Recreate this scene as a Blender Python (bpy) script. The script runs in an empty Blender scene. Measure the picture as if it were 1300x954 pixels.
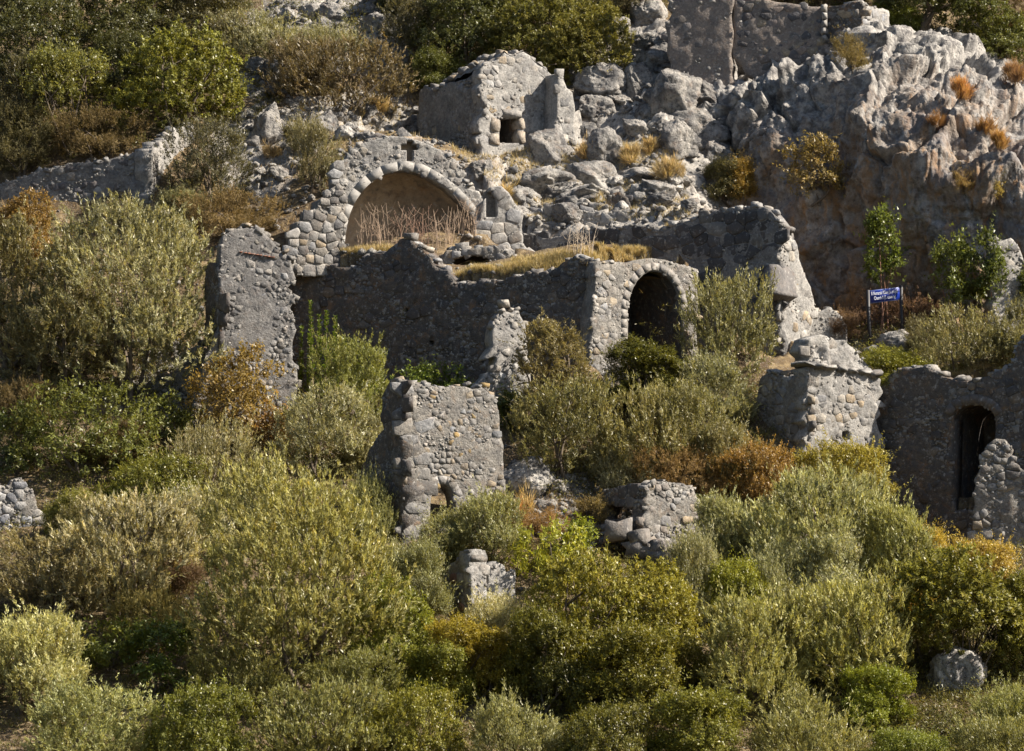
import bpy, math, random
import numpy as np
from mathutils import Vector, Matrix
from mathutils.bvhtree import BVHTree

SC = bpy.context.scene
COL = SC.collection

# ------------------------------------------------------------------ camera, sky, sun, exposure
FPX = 5180.0          # focal length in pixels of a 1300 px wide frame
CAMY = -140.0         # the photographer is on a boat far below the hillside
PITCH = math.radians(5.0)
cam_d = bpy.data.cameras.new("camera")
cam = bpy.data.objects.new("camera", cam_d)
COL.objects.link(cam)
cam.location = (0, CAMY, 0)
cam.rotation_euler = (math.pi / 2 + PITCH, 0, 0)
cam_d.sensor_width = 36.0
cam_d.lens = FPX * 36.0 / 1300.0
cam_d.clip_start = 1.0
cam_d.clip_end = 2000.0
SC.camera = cam

SUN = Vector((0.74, -0.15, 0.64)).normalized()      # towards the sun: right, a little behind the camera
world = bpy.data.worlds.new("World")
SC.world = world
world.use_nodes = True
wn = world.node_tree
wn.nodes.clear()
sky = wn.nodes.new("ShaderNodeTexSky")
sky.sky_type = 'NISHITA'
sky.sun_disc = False
sky.sun_elevation = math.asin(SUN.z)
sky.sun_rotation = math.atan2(SUN.x, SUN.y)
sky.air_density = 1.0
sky.dust_density = 1.5
bg = wn.nodes.new("ShaderNodeBackground")
bg.inputs[1].default_value = 0.055
wo = wn.nodes.new("ShaderNodeOutputWorld")
wn.links.new(sky.outputs[0], bg.inputs[0])
wn.links.new(bg.outputs[0], wo.inputs[0])

sl = bpy.data.lights.new("sun", 'SUN')
sl.energy = 5.0
sl.angle = math.radians(0.5)
sl.color = (1.0, 0.905, 0.775)
so = bpy.data.objects.new("sun", sl)
COL.objects.link(so)
so.rotation_euler = SUN.to_track_quat('Z', 'Y').to_euler()
so.location = (60, -60, 80)

SC.view_settings.view_transform = 'Standard'
SC.view_settings.look = 'None'
SC.view_settings.exposure = 1.17
SC.view_settings.gamma = 1.0

# ------------------------------------------------------------------ helpers
rng = np.random.default_rng(7)
random.seed(7)
CP, SP = math.cos(PITCH), math.sin(PITCH)

def ray(u, v):
    cx = (u - 650.0) / FPX
    cy = (477.0 - v) / FPX
    return np.stack([cx + 0 * cy, CP - cy * SP, SP + cy * CP], -1)

def at(u, v, Y):
    """world point seen at photo pixel (u, v) at distance Y"""
    d = ray(np.asarray(u, float), np.asarray(v, float))
    t = (np.asarray(Y, float) - CAMY) / d[..., 1]
    p = d * t[..., None]
    p[..., 1] += CAMY
    return p

def ppm(Y):            # pixels per metre at a distance
    return FPX / (Y - CAMY)

def _hash(ix, iy, iz, seed):
    h = (ix.astype(np.int64) * 374761393 + iy.astype(np.int64) * 668265263 + iz.astype(np.int64) * 2147483647 + seed * 974634777) & 0xFFFFFFFF
    h = ((h ^ (h >> 13)) * 1274126177) & 0xFFFFFFFF
    h = ((h ^ (h >> 16)) * 2246822519) & 0xFFFFFFFF
    h = h ^ (h >> 15)
    return (h & 0xFFFFFF) / float(0x1000000)

def vnoise(p, seed=0):
    i = np.floor(p).astype(np.int64)
    f = p - i
    f = f * f * f * (f * (f * 6 - 15) + 10)
    r = 0
    for dx in (0, 1):
        wx = f[:, 0] if dx else 1 - f[:, 0]
        for dy in (0, 1):
            wy = f[:, 1] if dy else 1 - f[:, 1]
            for dz in (0, 1):
                wz = f[:, 2] if dz else 1 - f[:, 2]
                r = r + wx * wy * wz * _hash(i[:, 0] + dx, i[:, 1] + dy, i[:, 2] + dz, seed)
    return r * 2 - 1

def fbm(p, octaves=4, seed=0, gain=0.5, ridged=False):
    a, s, r = 1.0, 0.0, 0
    for o in range(octaves):
        n = vnoise(p, seed + o * 17)
        if ridged:
            n = 1 - 2 * np.abs(n)
        r = r + a * n
        s += a
        a *= gain
        p = p * 2.03 + 11.3
    return r / s

def cells(p, seed=0):
    """cellular noise: distance to nearest and second nearest point, id of the cell"""
    i = np.floor(p).astype(np.int64)
    f1 = np.full(len(p), 9.0)
    f2 = np.full(len(p), 9.0)
    cid = np.zeros(len(p))
    for dx in (-1, 0, 1):
        for dy in (-1, 0, 1):
            for dz in (-1, 0, 1):
                a, b, c = i[:, 0] + dx, i[:, 1] + dy, i[:, 2] + dz
                q = np.stack([a + _hash(a, b, c, seed), b + _hash(a, b, c, seed + 1), c + _hash(a, b, c, seed + 2)], -1)
                d = np.sqrt(((q - p) ** 2).sum(1))
                m = d < f1
                f2 = np.where(m, f1, np.minimum(f2, d))
                cid = np.where(m, _hash(a, b, c, seed + 3), cid)
                f1 = np.where(m, d, f1)
    return f1, f2, cid

def mesh(name, verts, faces, mat=None, smooth=False, attrs=None):
    """mesh data from arrays; faces an (n, k) array or a list of such arrays"""
    me = bpy.data.meshes.new(name)
    verts = np.asarray(verts, np.float32)
    fl = faces if isinstance(faces, list) else [faces]
    fl = [np.asarray(f, np.int32) for f in fl if len(f)]
    me.vertices.add(len(verts))
    me.vertices.foreach_set("co", verts.ravel())
    nl = sum(f.size for f in fl)
    me.loops.add(nl)
    me.loops.foreach_set("vertex_index", np.concatenate([f.ravel() for f in fl]))
    starts, base = [], 0
    for f in fl:
        starts.append(base + np.arange(len(f), dtype=np.int32) * f.shape[1])
        base += f.size
    starts = np.concatenate(starts).astype(np.int32)
    me.polygons.add(len(starts))
    me.polygons.foreach_set("loop_start", starts)
    if smooth:
        me.polygons.foreach_set("use_smooth", np.ones(len(starts), bool))
    for k, val in (attrs or {}).items():
        a = me.attributes.new(k, 'FLOAT', 'POINT')
        a.data.foreach_set("value", np.asarray(val, np.float32).ravel())
    me.update(calc_edges=True)
    if mat:
        me.materials.append(mat)
    return me

def link(name, me, parent=None, color=None):
    o = bpy.data.objects.new(name, me)
    COL.objects.link(o)
    if parent is not None:
        o.parent = parent
    if color is not None:
        o.color = (*color[:3], 1)
    return o

def thing(name, label, cat, loc=(0, 0, 0), group=None):
    o = bpy.data.objects.new(name, None)
    COL.objects.link(o)
    o.location = loc
    o.empty_display_size = 0.2
    return tag(o, label, cat, group)

def tag(o, label=None, cat=None, group=None, kind=None):
    if label: o["label"] = label
    if cat: o["category"] = cat
    if group: o["group"] = group
    if kind: o["kind"] = kind
    return o

def tube(pts, radii, sides=6, cap=True):
    """tapered tube along a polyline -> verts, quad faces, cap faces"""
    pts = np.asarray(pts, float)
    n = len(pts)
    tan = np.gradient(pts, axis=0)
    tan /= np.linalg.norm(tan, axis=1, keepdims=True) + 1e-9
    ref = np.array([0.31, 0.87, 0.38])
    a = np.cross(tan, ref); a /= np.linalg.norm(a, axis=1, keepdims=True) + 1e-9
    b = np.cross(tan, a)
    th = np.arange(sides) / sides * 2 * math.pi
    V = pts[:, None] + np.asarray(radii)[:, None, None] * (a[:, None] * np.cos(th)[None, :, None] + b[:, None] * np.sin(th)[None, :, None])
    V = V.reshape(-1, 3)
    i = np.arange(n - 1)[:, None] * sides
    k = np.arange(sides)[None]
    k2 = (k + 1) % sides
    F = np.stack([i + k, i + k2, i + sides + k2, i + sides + k], -1).reshape(-1, 4)
    return V, F

def join(parts):
    V, F, off = [], [], 0
    for v, f in parts:
        V.append(v); F.append(f + off); off += len(v)
    return np.concatenate(V), np.concatenate(F)

# ------------------------------------------------------------------ materials
class N:
    """small node-tree builder"""
    def __init__(self, name):
        self.m = bpy.data.materials.new(name)
        self.m.use_nodes = True
        self.t = self.m.node_tree
        self.t.nodes.clear()
        self.out = self.t.nodes.new("ShaderNodeOutputMaterial")
    def n(self, typ, **kw):
        nd = self.t.nodes.new(typ)
        for k, v in kw.items():
            if k.startswith("i_"):
                nd.inputs[k[2:].replace("_", " ")].default_value = v
            else:
                setattr(nd, k, v)
        return nd
    def l(self, a, b):
        self.t.links.new(a, b)
    def pos(self, sx=1, sy=1, sz=1):
        g = self.n("ShaderNodeNewGeometry")
        mp = self.n("ShaderNodeMapping")
        mp.inputs["Scale"].default_value = (sx, sy, sz)
        self.l(g.outputs["Position"], mp.inputs[0])
        return mp.outputs[0]
    def noise(self, vec, scale, detail=4, rough=0.55):
        x = self.n("ShaderNodeTexNoise")
        x.inputs["Scale"].default_value = scale
        x.inputs["Detail"].default_value = detail
        x.inputs["Roughness"].default_value = rough
        self.l(vec, x.inputs["Vector"])
        return x.outputs["Fac"]
    def voro(self, vec, scale, feature='F1'):
        x = self.n("ShaderNodeTexVoronoi", feature=feature)
        x.inputs["Scale"].default_value = scale
        self.l(vec, x.inputs["Vector"])
        return x.outputs["Distance"]
    def ramp(self, fac, stops):
        r = self.n("ShaderNodeValToRGB")
        e = r.color_ramp.elements
        while len(e) < len(stops): e.new(0.5)
        for k, (p, c) in enumerate(stops):
            e[k].position = p
            e[k].color = (c, c, c, 1) if not hasattr(c, '__len__') else (*c, 1)
        self.l(fac, r.inputs[0])
        return r.outputs[0]
    def mix(self, fac, a, b, mode='MIX'):
        x = self.n("ShaderNodeMix", data_type='RGBA', blend_type=mode)
        for s, v in ((x.inputs[0], fac), (x.inputs[6], a), (x.inputs[7], b)):
            if isinstance(v, bpy.types.NodeSocket): self.l(v, s)
            elif hasattr(v, '__len__'): s.default_value = (*v[:3], 1)
            else: s.default_value = v
        return x.outputs[2]
    def math(self, op, a, b=0.0):
        x = self.n("ShaderNodeMath", operation=op)
        for s, v in ((x.inputs[0], a), (x.inputs[1], b)):
            if isinstance(v, bpy.types.NodeSocket): self.l(v, s)
            else: s.default_value = v
        return x.outputs[0]
    def attr(self, name):
        return self.n("ShaderNodeAttribute", attribute_name=name).outputs["Fac"]
    def bump(self, h, strength=0.6, dist=0.05, nrm=None):
        b = self.n("ShaderNodeBump")
        b.inputs["Strength"].default_value = strength
        b.inputs["Distance"].default_value = dist
        self.l(h, b.inputs["Height"])
        if nrm is not None: self.l(nrm, b.inputs["Normal"])
        return b.outputs[0]
    def surf(self, col, nrm=None, rough=0.9, spec=0.2):
        p = self.n("ShaderNodeBsdfPrincipled")
        p.inputs["Roughness"].default_value = rough
        p.inputs["Specular IOR Level"].default_value = spec
        if isinstance(col, bpy.types.NodeSocket): self.l(col, p.inputs["Base Color"])
        else: p.inputs["Base Color"].default_value = (*col, 1)
        if nrm is not None: self.l(nrm, p.inputs["Normal"])
        self.l(p.outputs[0], self.out.inputs[0])
        return p

def rock_material(name, base=None, dark=0.45, ochre=0.25, scale=1.0, pits=0.5, bumpd=0.05, streak=False, tinted=False):
    """weathered limestone: grey lichen patches, pits, ochre stains; the object colour is the stone's own tone"""
    b = N(name)
    v = b.pos()
    if base is None:
        oi = b.n("ShaderNodeObjectInfo")
        c = oi.outputs["Color"]
    else:
        c = base
    if tinted:
        c = b.mix(1.0, c, b.ramp(b.attr("tint"), [(0.0, 0.45), (1.0, 1.5)]), 'MULTIPLY')
    big = b.noise(v, 0.9 * scale, 5, 0.6)
    med = b.noise(v, 4.5 * scale, 5, 0.65)
    fine = b.noise(v, 22 * scale, 3, 0.6)
    f1 = b.ramp(big, [(0.40, 0), (0.62, 1)])
    c = b.mix(b.math('MULTIPLY', f1, dark), c, (0.10, 0.10, 0.105))            # lichen
    f2 = b.ramp(med, [(0.50, 0), (0.66, 1)])
    c = b.mix(b.math('MULTIPLY', f2, dark * 0.9), c, (0.075, 0.075, 0.08))
    f3 = b.ramp(med, [(0.30, 1), (0.44, 0)])
    c = b.mix(b.math('MULTIPLY', f3, 0.45), c, (0.62, 0.60, 0.57))             # bleached spots
    vs = b.pos(1.0, 1.0, 0.35 if streak else 1.0)
    och = b.noise(vs, 1.7 * scale, 5, 0.7)
    f4 = b.ramp(och, [(0.52, 0), (0.68, 1)])
    c = b.mix(b.math('MULTIPLY', f4, ochre), c, (0.34, 0.19, 0.09))
    pit = b.voro(v, 7.0 * scale)
    f5 = b.ramp(pit, [(0.10, 1), (0.26, 0)])
    c = b.mix(b.math('MULTIPLY', f5, pits * 0.6), c, (0.05, 0.048, 0.045))
    c = b.mix(0.35, c, b.ramp(fine, [(0.3, 0.55), (0.7, 1.0)]), 'MULTIPLY')
    h = b.math('ADD', b.math('MULTIPLY', med, 1.0), b.math('MULTIPLY', fine, 0.35))
    h = b.math('ADD', h, b.math('MULTIPLY', b.math('MINIMUM', pit, 0.3), 1.2 * pits))
    b.surf(c, b.bump(h, 0.9, bumpd), 0.92, 0.15)
    return b.m

M_STONE = rock_material("masonry_stone", None, 0.5, 0.12, 1.6, 0.5, 0.05)
M_INFILL = rock_material("small_rubble", None, 0.45, 0.14, 1.6, 0.4, 0.04, False, True)
M_MORTAR = rock_material("rubble_mortar", (0.31, 0.29, 0.26), 0.5, 0.22, 2.2, 0.9, 0.10)
M_MORTAR_SHADE = rock_material("shaded_rubble_mortar", (0.14, 0.12, 0.10), 0.75, 0.5, 1.3, 0.9, 0.10)  # stained mortar of shaded faces and openings, with the shade painted into its colour
M_PLASTER = rock_material("weathered_plaster", (0.40, 0.385, 0.36), 0.5, 0.10, 2.4, 0.75, 0.06)
M_PLASTER_DK = rock_material("dark_weathered_plaster", (0.27, 0.258, 0.245), 0.55, 0.10, 2.6, 0.8, 0.07)
M_PLASTER_TAN = rock_material("tan_weathered_plaster", (0.30, 0.255, 0.22), 0.4, 0.2, 2.2, 0.7, 0.06)
M_DRESSED = rock_material("dressed_limestone", (0.35, 0.337, 0.315), 0.4, 0.06, 1.6, 0.25, 0.012)
M_PLASTER_BR = rock_material("brown_apse_plaster", (0.50, 0.39, 0.27), 0.55, 0.45, 0.8, 0.3, 0.04)
M_BOULDER = rock_material("limestone_boulder", None, 0.8, 0.20, 1.4, 1.0, 0.16)
M_CLIFF = None

def leaf_material(name, back=(1.0, 1.0, 1.0), trans=0.25, rough=0.45, spec=0.35):
    """leaves: the object colour times each leaf's own tint; the underside may be paler"""
    b = N(name)
    oi = b.n("ShaderNodeObjectInfo")
    t = b.attr("tint")
    hue = b.attr("hue")
    c = b.mix(1.0, oi.outputs["Color"], b.ramp(t, [(0.0, 0.35), (1.0, 1.65)]), 'MULTIPLY')
    w = b.mix(1.0, c, (1.35, 1.02, 0.55), 'MULTIPLY')
    c = b.mix(hue, c, w)
    g = b.n("ShaderNodeNewGeometry")
    cb = b.mix(1.0, c, back, 'MULTIPLY')
    c = b.mix(g.outputs["Backfacing"], c, cb)
    p = b.n("ShaderNodeBsdfPrincipled")
    p.inputs["Roughness"].default_value = rough
    p.inputs["Specular IOR Level"].default_value = spec
    b.l(c, p.inputs["Base Color"])
    tr = b.n("ShaderNodeBsdfTranslucent")
    b.l(b.mix(1.0, c, (1.1, 1.05, 0.5), 'MULTIPLY'), tr.inputs[0])
    mx = b.n("ShaderNodeMixShader")
    mx.inputs[0].default_value = trans
    b.l(p.outputs[0], mx.inputs[1]); b.l(tr.outputs[0], mx.inputs[2])
    b.l(mx.outputs[0], b.out.inputs[0])
    return b.m

M_OLIVE = leaf_material("olive_leaf", (1.45, 1.45, 1.65), 0.32, 0.42, 0.4)
M_LEAF = leaf_material("green_leaf", (1.15, 1.15, 1.1), 0.36, 0.4, 0.4)
M_DRYLEAF = leaf_material("dry_leaf", (1.1, 1.1, 1.1), 0.3, 0.7, 0.1)

def bark_material():
    b = N("grey_bark")
    oi = b.n("ShaderNodeObjectInfo")
    n = b.noise(b.pos(1, 1, 0.3), 14, 4)
    c = b.mix(1.0, oi.outputs["Color"], b.ramp(n, [(0.3, 0.5), (0.7, 1.2)]), 'MULTIPLY')
    b.surf(c, b.bump(n, 0.6, 0.02), 0.9, 0.1)
    return b.m
M_BARK = bark_material()

def facets(p, seed, tilt=0.8):
    """broken rock: every cell is a flat face with its own height and tilt"""
    i = np.floor(p).astype(np.int64)
    f1 = np.full(len(p), 9.0); f2 = np.full(len(p), 9.0); h = np.zeros(len(p))
    for dx in (-1, 0, 1):
        for dy in (-1, 0, 1):
            for dz in (-1, 0, 1):
                a, b, c = i[:, 0] + dx, i[:, 1] + dy, i[:, 2] + dz
                q = np.stack([a + _hash(a, b, c, seed), b + _hash(a, b, c, seed + 1), c + _hash(a, b, c, seed + 2)], -1)
                e = p - q
                d = np.sqrt((e ** 2).sum(1))
                hh = .6 * (_hash(a, b, c, seed + 3) - .5) + tilt * (e[:, 0] * (_hash(a, b, c, seed + 4) - .5) + e[:, 1] * (_hash(a, b, c, seed + 5) - .5) + e[:, 2] * (_hash(a, b, c, seed + 6) - .5))
                m = d < f1
                f2 = np.where(m, f1, np.minimum(f2, d)); h = np.where(m, hh, h); f1 = np.where(m, d, f1)
    g = f2 - f1
    k = np.clip(g / 0.13, 0, 1); k = k * k * (3 - 2 * k)          # faces meet in a seam, no cliffs between cells
    return h * k, g

def ledge(z, step, sharp=0.22):
    """bedding: slopes gathered into steps"""
    k = z / step; f = k - np.floor(k)
    s = np.clip((f - (1 - sharp)) / sharp, 0, 1)
    return (np.floor(k) + s) * step - z

# ------------------------------------------------------------------ the hillside
def base_Y(v):
    return -12 + (864 - v) / 864.0 * 42

GC = []          # ground control points (u, v, Y)
for v in (-420, -200, -60):
    for u in (-500, 0, 400, 800, 1300, 1800):
        GC.append((u, v, base_Y(v) + (2 if v < -100 else 0)))
for v in (1000, 1150):
    for u in (-500, 0, 400, 800, 1300, 1800):
        GC.append((u, v, base_Y(v)))
for v in (0, 200, 400, 600, 800):
    GC += [(-350, v, base_Y(v)), (1650, v, base_Y(v))]
GC += [
    # bottom rows
    (0, 954, -16), (325, 954, -16), (650, 954, -16), (975, 954, -16), (1300, 954, -16),
    (0, 864, -12), (325, 864, -12), (650, 864, -12), (975, 864, -12), (1300, 864, -12),
    (0, 780, -8.5), (200, 780, -8.5), (420, 780, -8.5), (620, 790, -8.2), (850, 780, -8.2), (1080, 780, -7.6), (1300, 780, -7.6),
    (0, 690, -4.2), (200, 690, -4.4), (420, 690, -4.2), (515, 697, -4.6), (640, 655, -2.6), (720, 690, -4.4), (780, 708, -3.3), (880, 710, -3.0), (980, 690, -3.6), (1120, 700, -3.0), (1290, 705, -3.0),
    (0, 610, -0.2), (150, 600, 0), (300, 600, 0), (420, 600, 0.6), (690, 610, -0.3), (790, 610, 0), (900, 600, 0.3), (1010, 590, 1.0), (1100, 590, 1.4),
    # left flank
    (0, 500, 4.0), (120, 500, 4.2), (240, 540, 2.2), (320, 548, 2.0), (380, 540, 2.3), (250, 450, 6.0), (0, 400, 8.5), (150, 400, 8.5), (240, 330, 11),
    (0, 272, 15.0), (100, 275, 14.8), (190, 272, 14.2), (0, 232, 16.4), (100, 205, 16.2), (180, 186, 15.8), (240, 270, 13.6),
    (0, 100, 22), (150, 100, 22), (300, 100, 22), (260, 200, 17), (330, 180, 18), (300, 250, 14.5), (340, 290, 12.6), (300, 300, 12),
    (0, 0, 30), (200, 0, 30), (400, 0, 29.5), (600, 0, 29), (350, 45, 26.5), (500, 40, 26.5),
    # in front of the long wall
    (400, 500, 7.2), (500, 485, 6.6), (600, 485, 5.0), (690, 490, 4.4), (760, 505, 3.6), (840, 505, 4.2), (930, 490, 5.0), (1000, 450, 6.6),
    # the terrace behind it
    (390, 345, 9.2), (450, 338, 8.8), (520, 322, 8.6), (600, 352, 7.0), (680, 340, 6.2), (740, 326, 5.9), (810, 322, 6.2), (860, 322, 7.0),
    (440, 320, 10.2), (520, 316, 10.1), (610, 310, 10.4), (600, 338, 9.4), (700, 322, 9.6), (780, 316, 9.0), (380, 320, 10.6),
    # above the arch
    (420, 170, 17), (500, 165, 16.6), (560, 178, 15.6), (620, 205, 14.6), (650, 238, 13.8), (600, 196, 16.4), (615, 204, 16.8),
    (520, 182, 20.5), (560, 190, 18.6), (720, 170, 18.6), (700, 200, 16.8),
    (690, 285, 12.2), (760, 280, 12.0), (870, 266, 11.2), (915, 268, 11.0), (720, 243, 14.6), (780, 240, 14.4), (760, 205, 16.8), (760, 170, 19.2),
    (850, 215, 16), (850, 250, 13.6), (860, 160, 18.6), (900, 135, 19.4), (800, 110, 21.5), (840, 60, 22), (760, 90, 23), (700, 60, 25.5),
    # under and behind the cliff top
    (930, 112, 21.6), (1000, 118, 22.2), (1060, 112, 22.0), (1130, 75, 22.4), (1200, 78, 23.4), (1300, 100, 24.6), (900, 50, 23.5), (1000, 20, 25), (1150, 20, 26), (1300, 20, 28),
    (960, 250, 19.0), (1040, 300, 18.0), (1120, 300, 17.0), (1220, 300, 15.5), (1300, 300, 14.8), (1000, 432, 10.5), (1040, 434, 12.0), (1000, 425, 13.5), (960, 400, 14.5), (930, 300, 14.5),
    # sign terrace
    (1040, 445, 8.6), (1105, 444, 9.2), (1150, 436, 9.4), (1220, 442, 8.6), (1300, 440, 8.6), (1100, 425, 10.8), (1200, 410, 11.2), (1300, 405, 11.2),
    (1130, 474, 5.4), (1190, 474, 4.6), (1260, 472, 4.0), (1300, 462, 4.4), (1230, 456, 6.4), (1070, 470, 5.4), (960, 480, 4.6),
    # below the dark right wall
    (1120, 640, 0.6), (1180, 680, -0.6), (1240, 690, -1.2),
]
GC = np.array(GC, float)
GP = at(GC[:, 0], GC[:, 1], GC[:, 2])

def plane_z(x, y):
    return 12.2 + 0.70 * y

_A = np.sqrt(((GP[:, None, :2] - GP[None, :, :2]) ** 2).sum(-1) + 0.04)
_w = np.linalg.solve(_A - 0.25 * np.eye(len(GP)), GP[:, 2] - plane_z(GP[:, 0], GP[:, 1]))

def axis(lo, hi, step, far):
    a = np.arange(lo, hi + 1e-6, step)
    ext, d, p = [], step, 0
    while p < far:
        d *= 1.35; p += d; ext.append(p)
    ext = np.array(ext)
    return np.concatenate([lo - ext[::-1], a, hi + ext])
GX = axis(-23, 23, 0.17, 70)
GY = axis(-21, 40, 0.17, 60)
XX, YY = np.meshgrid(GX, GY)
xf, yf = XX.ravel(), YY.ravel()
res = np.zeros(len(xf))
for k in range(len(GP)):
    res += _w[k] * np.sqrt((xf - GP[k, 0]) ** 2 + (yf - GP[k, 1]) ** 2 + 0.04)
dist = np.maximum(0, np.maximum(np.abs(xf) - 30, np.maximum(-21 - yf, yf - 42)))
res *= np.exp(-(dist / 15.0) ** 2)
zf = plane_z(xf, yf) + res
ZZ0 = zf.reshape(XX.shape)

def lookup(Z, x, y):
    i = np.clip(np.searchsorted(GX, x) - 1, 0, len(GX) - 2)
    j = np.clip(np.searchsorted(GY, y) - 1, 0, len(GY) - 2)
    fx = np.clip((x - GX[i]) / (GX[i + 1] - GX[i]), 0, 1)
    fy = np.clip((y - GY[j]) / (GY[j + 1] - GY[j]), 0, 1)
    return (Z[j, i] * (1 - fx) * (1 - fy) + Z[j, i + 1] * fx * (1 - fy) + Z[j + 1, i] * (1 - fx) * fy + Z[j + 1, i + 1] * fx * fy)

def ground_hit(u, v, Z=None):
    """where the sight line through photo pixel (u, v) meets the hillside"""
    Z = ZZ0 if Z is None else Z
    u = np.atleast_1d(np.asarray(u, float)); v = np.atleast_1d(np.asarray(v, float))
    Ys = np.arange(-22, 46, 0.1)
    out = np.zeros((len(u), 3)); done = np.zeros(len(u), bool)
    d = ray(u, v)
    for Y in Ys:
        t = (Y - CAMY) / d[:, 1]
        x, z = d[:, 0] * t, d[:, 2] * t
        g = lookup(Z, x, np.full_like(x, Y))
        m = (~done) & (z <= g)
        if m.any():
            out[m] = np.stack([x[m], np.full(m.sum(), Y), g[m]], -1)
            done |= m
        if done.all(): break
    out[~done] = at(u[~done], v[~done], np.full((~done).sum(), 40.0))
    return out

# where bare rock shows through (pixel centre, radius in metres)
ROCKY = [(760, 220, 3.0), (850, 240, 2.6), (700, 230, 2.4), (860, 120, 3.2), (790, 110, 2.6), (820, 60, 2.4), (900, 190, 2.6), (340, 180, 2.4), (420, 150, 2.0),
         (480, 150, 1.8), (330, 105, 1.4), (430, 25, 3.6), (360, 30, 2.0), (500, 30, 2.2), (700, 620, 1.6), (760, 630, 1.4), (220, 470, 1.4), (680, 285, 2.0), (760, 275, 2.0),
         (330, 220, 1.6), (640, 215, 1.6), (740, 150, 2.0), (950, 150, 2.5), (830, 276, 1.8), (880, 262, 1.8), (710, 290, 1.8)]
rw = np.zeros(len(xf))
for (u, v, r) in ROCKY:
    c = ground_hit(u, v)[0]
    rw = np.maximum(rw, np.exp(-(((xf - c[0]) ** 2 + (yf - c[1]) ** 2) / (r * r)) ** 1.5))
pp = np.stack([xf, yf, zf], -1)
near = (np.abs(xf) < 26) & (yf > -23) & (yf < 43)
d0 = np.zeros(len(xf)); 
q = pp[near]
small = 0.10 * fbm(q * 1.1, 4, 3) + 0.05 * fbm(q * 4.0, 3, 5)
wq = q + 0.35 * np.stack([fbm(q * .8, 3, 61), fbm(q * .8, 3, 62), fbm(q * .8, 3, 63)], -1)
h1, g1 = facets(wq * np.array([.75, .75, 1.1]), 21, 1.3)
h2, g2 = facets(wq * np.array([2.1, 2.1, 2.6]), 23, 1.3)
blocky = 0.75 * h1 + 0.35 * np.minimum(g1, 0.16) / 0.16 + 0.28 * h2 + 0.10 * np.minimum(g2, 0.15) / 0.15 + 0.12 * fbm(q * 2.6, 3, 8, .55, True) - .3
blocky += 1.0 * ledge(q[:, 2] + .12 * q[:, 0] + .25 * fbm(q * .7, 2, 66), 0.8, .3)
d0[near] = small + rw[near] * blocky
zf = zf + d0
ZZ = zf.reshape(XX.shape)

CARVE = []       # level floors inside the arched rooms: (origin xy, along, into the hill, s0, s1, d0, d1, z)
def carve(o, d, s0, s1, e0, e1, z):
    global zf
    into = np.array([-d[1], d[0]])
    rx, ry = xf - o[0], yf - o[1]
    s = rx * d[0] + ry * d[1]
    e = rx * into[0] + ry * into[1]
    m = (s > s0) & (s < s1) & (e > e0) & (e < e1)
    zf[m] = np.minimum(zf[m], z)

def forecourt(W, s0, s1, depth, uv):
    """lowers the ground to the foot of a wall"""
    global zf
    z = W.px([uv])[0, 1]
    into = np.array([-W.d[1], W.d[0]])
    rx, ry = xf - W.o[0], yf - W.o[1]
    s = rx * W.d[0] + ry * W.d[1]
    e = rx * into[0] + ry * into[1]
    lim = z + np.maximum(0, -e - 0.2) * -0.3 + 3.0 * (np.maximum(0, s0 - s) + np.maximum(0, s - s1))
    m = (e < 0.35) & (e > -depth) & (s > s0 - 1) & (s < s1 + 1)
    lim = np.where(e < -depth + 0.6, lim + 1.2 * (-depth + 0.6 - e) / 0.6, lim)
    zf[m] = np.minimum(zf[m], lim[m])

def ground_material():
    b = N("hillside_soil")
    v = b.pos()
    n1 = b.noise(v, 0.5, 5, 0.6); n2 = b.noise(v, 3.5, 5, 0.65); n3 = b.noise(v, 20, 3, 0.6)
    soil = b.mix(b.ramp(n1, [(0.35, 0), (0.65, 1)]), (0.085, 0.06, 0.038), (0.15, 0.11, 0.064))
    soil = b.mix(b.ramp(n2, [(0.48, 0), (0.62, 1)]), soil, (0.24, 0.18, 0.10))
    soil = b.mix(b.ramp(n3, [(0.60, 0), (0.68, 0.8)]), soil, (0.33, 0.31, 0.28))
    rock = b.mix(b.ramp(n2, [(0.44, 0), (0.64, 1)]), (0.42, 0.395, 0.36), (0.15, 0.145, 0.14))
    rock = b.mix(b.math('MULTIPLY', b.ramp(n1, [(0.5, 0), (0.7, 1)]), 0.5), rock, (0.32, 0.22, 0.13))
    rock = b.mix(0.4, rock, b.ramp(n3, [(0.3, 0.4), (0.7, 1.0)]), 'MULTIPLY')
    f = b.math('ADD', b.attr("rock"), b.math('MULTIPLY', b.math('SUBTRACT', n2, 0.5), 1.2))
    c = b.mix(b.ramp(f, [(0.32, 0), (0.48, 1)]), soil, rock)
    h = b.math('ADD', n2, b.math('MULTIPLY', n3, 0.4))
    b.surf(c, b.bump(h, 0.9, 0.10), 0.95, 0.1)
    return b.m
M_GROUND = ground_material()

def build_ground():
    ny, nx = XX.shape
    idx = np.arange(nx * ny).reshape(ny, nx)
    F = np.stack([idx[:-1, :-1], idx[:-1, 1:], idx[1:, 1:], idx[1:, :-1]], -1).reshape(-1, 4)
    me = mesh("hillside", np.stack([xf, yf, zf], -1), F, M_GROUND, True, {"rock": rw})
    tag(link("hillside", me), kind="structure")

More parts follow.
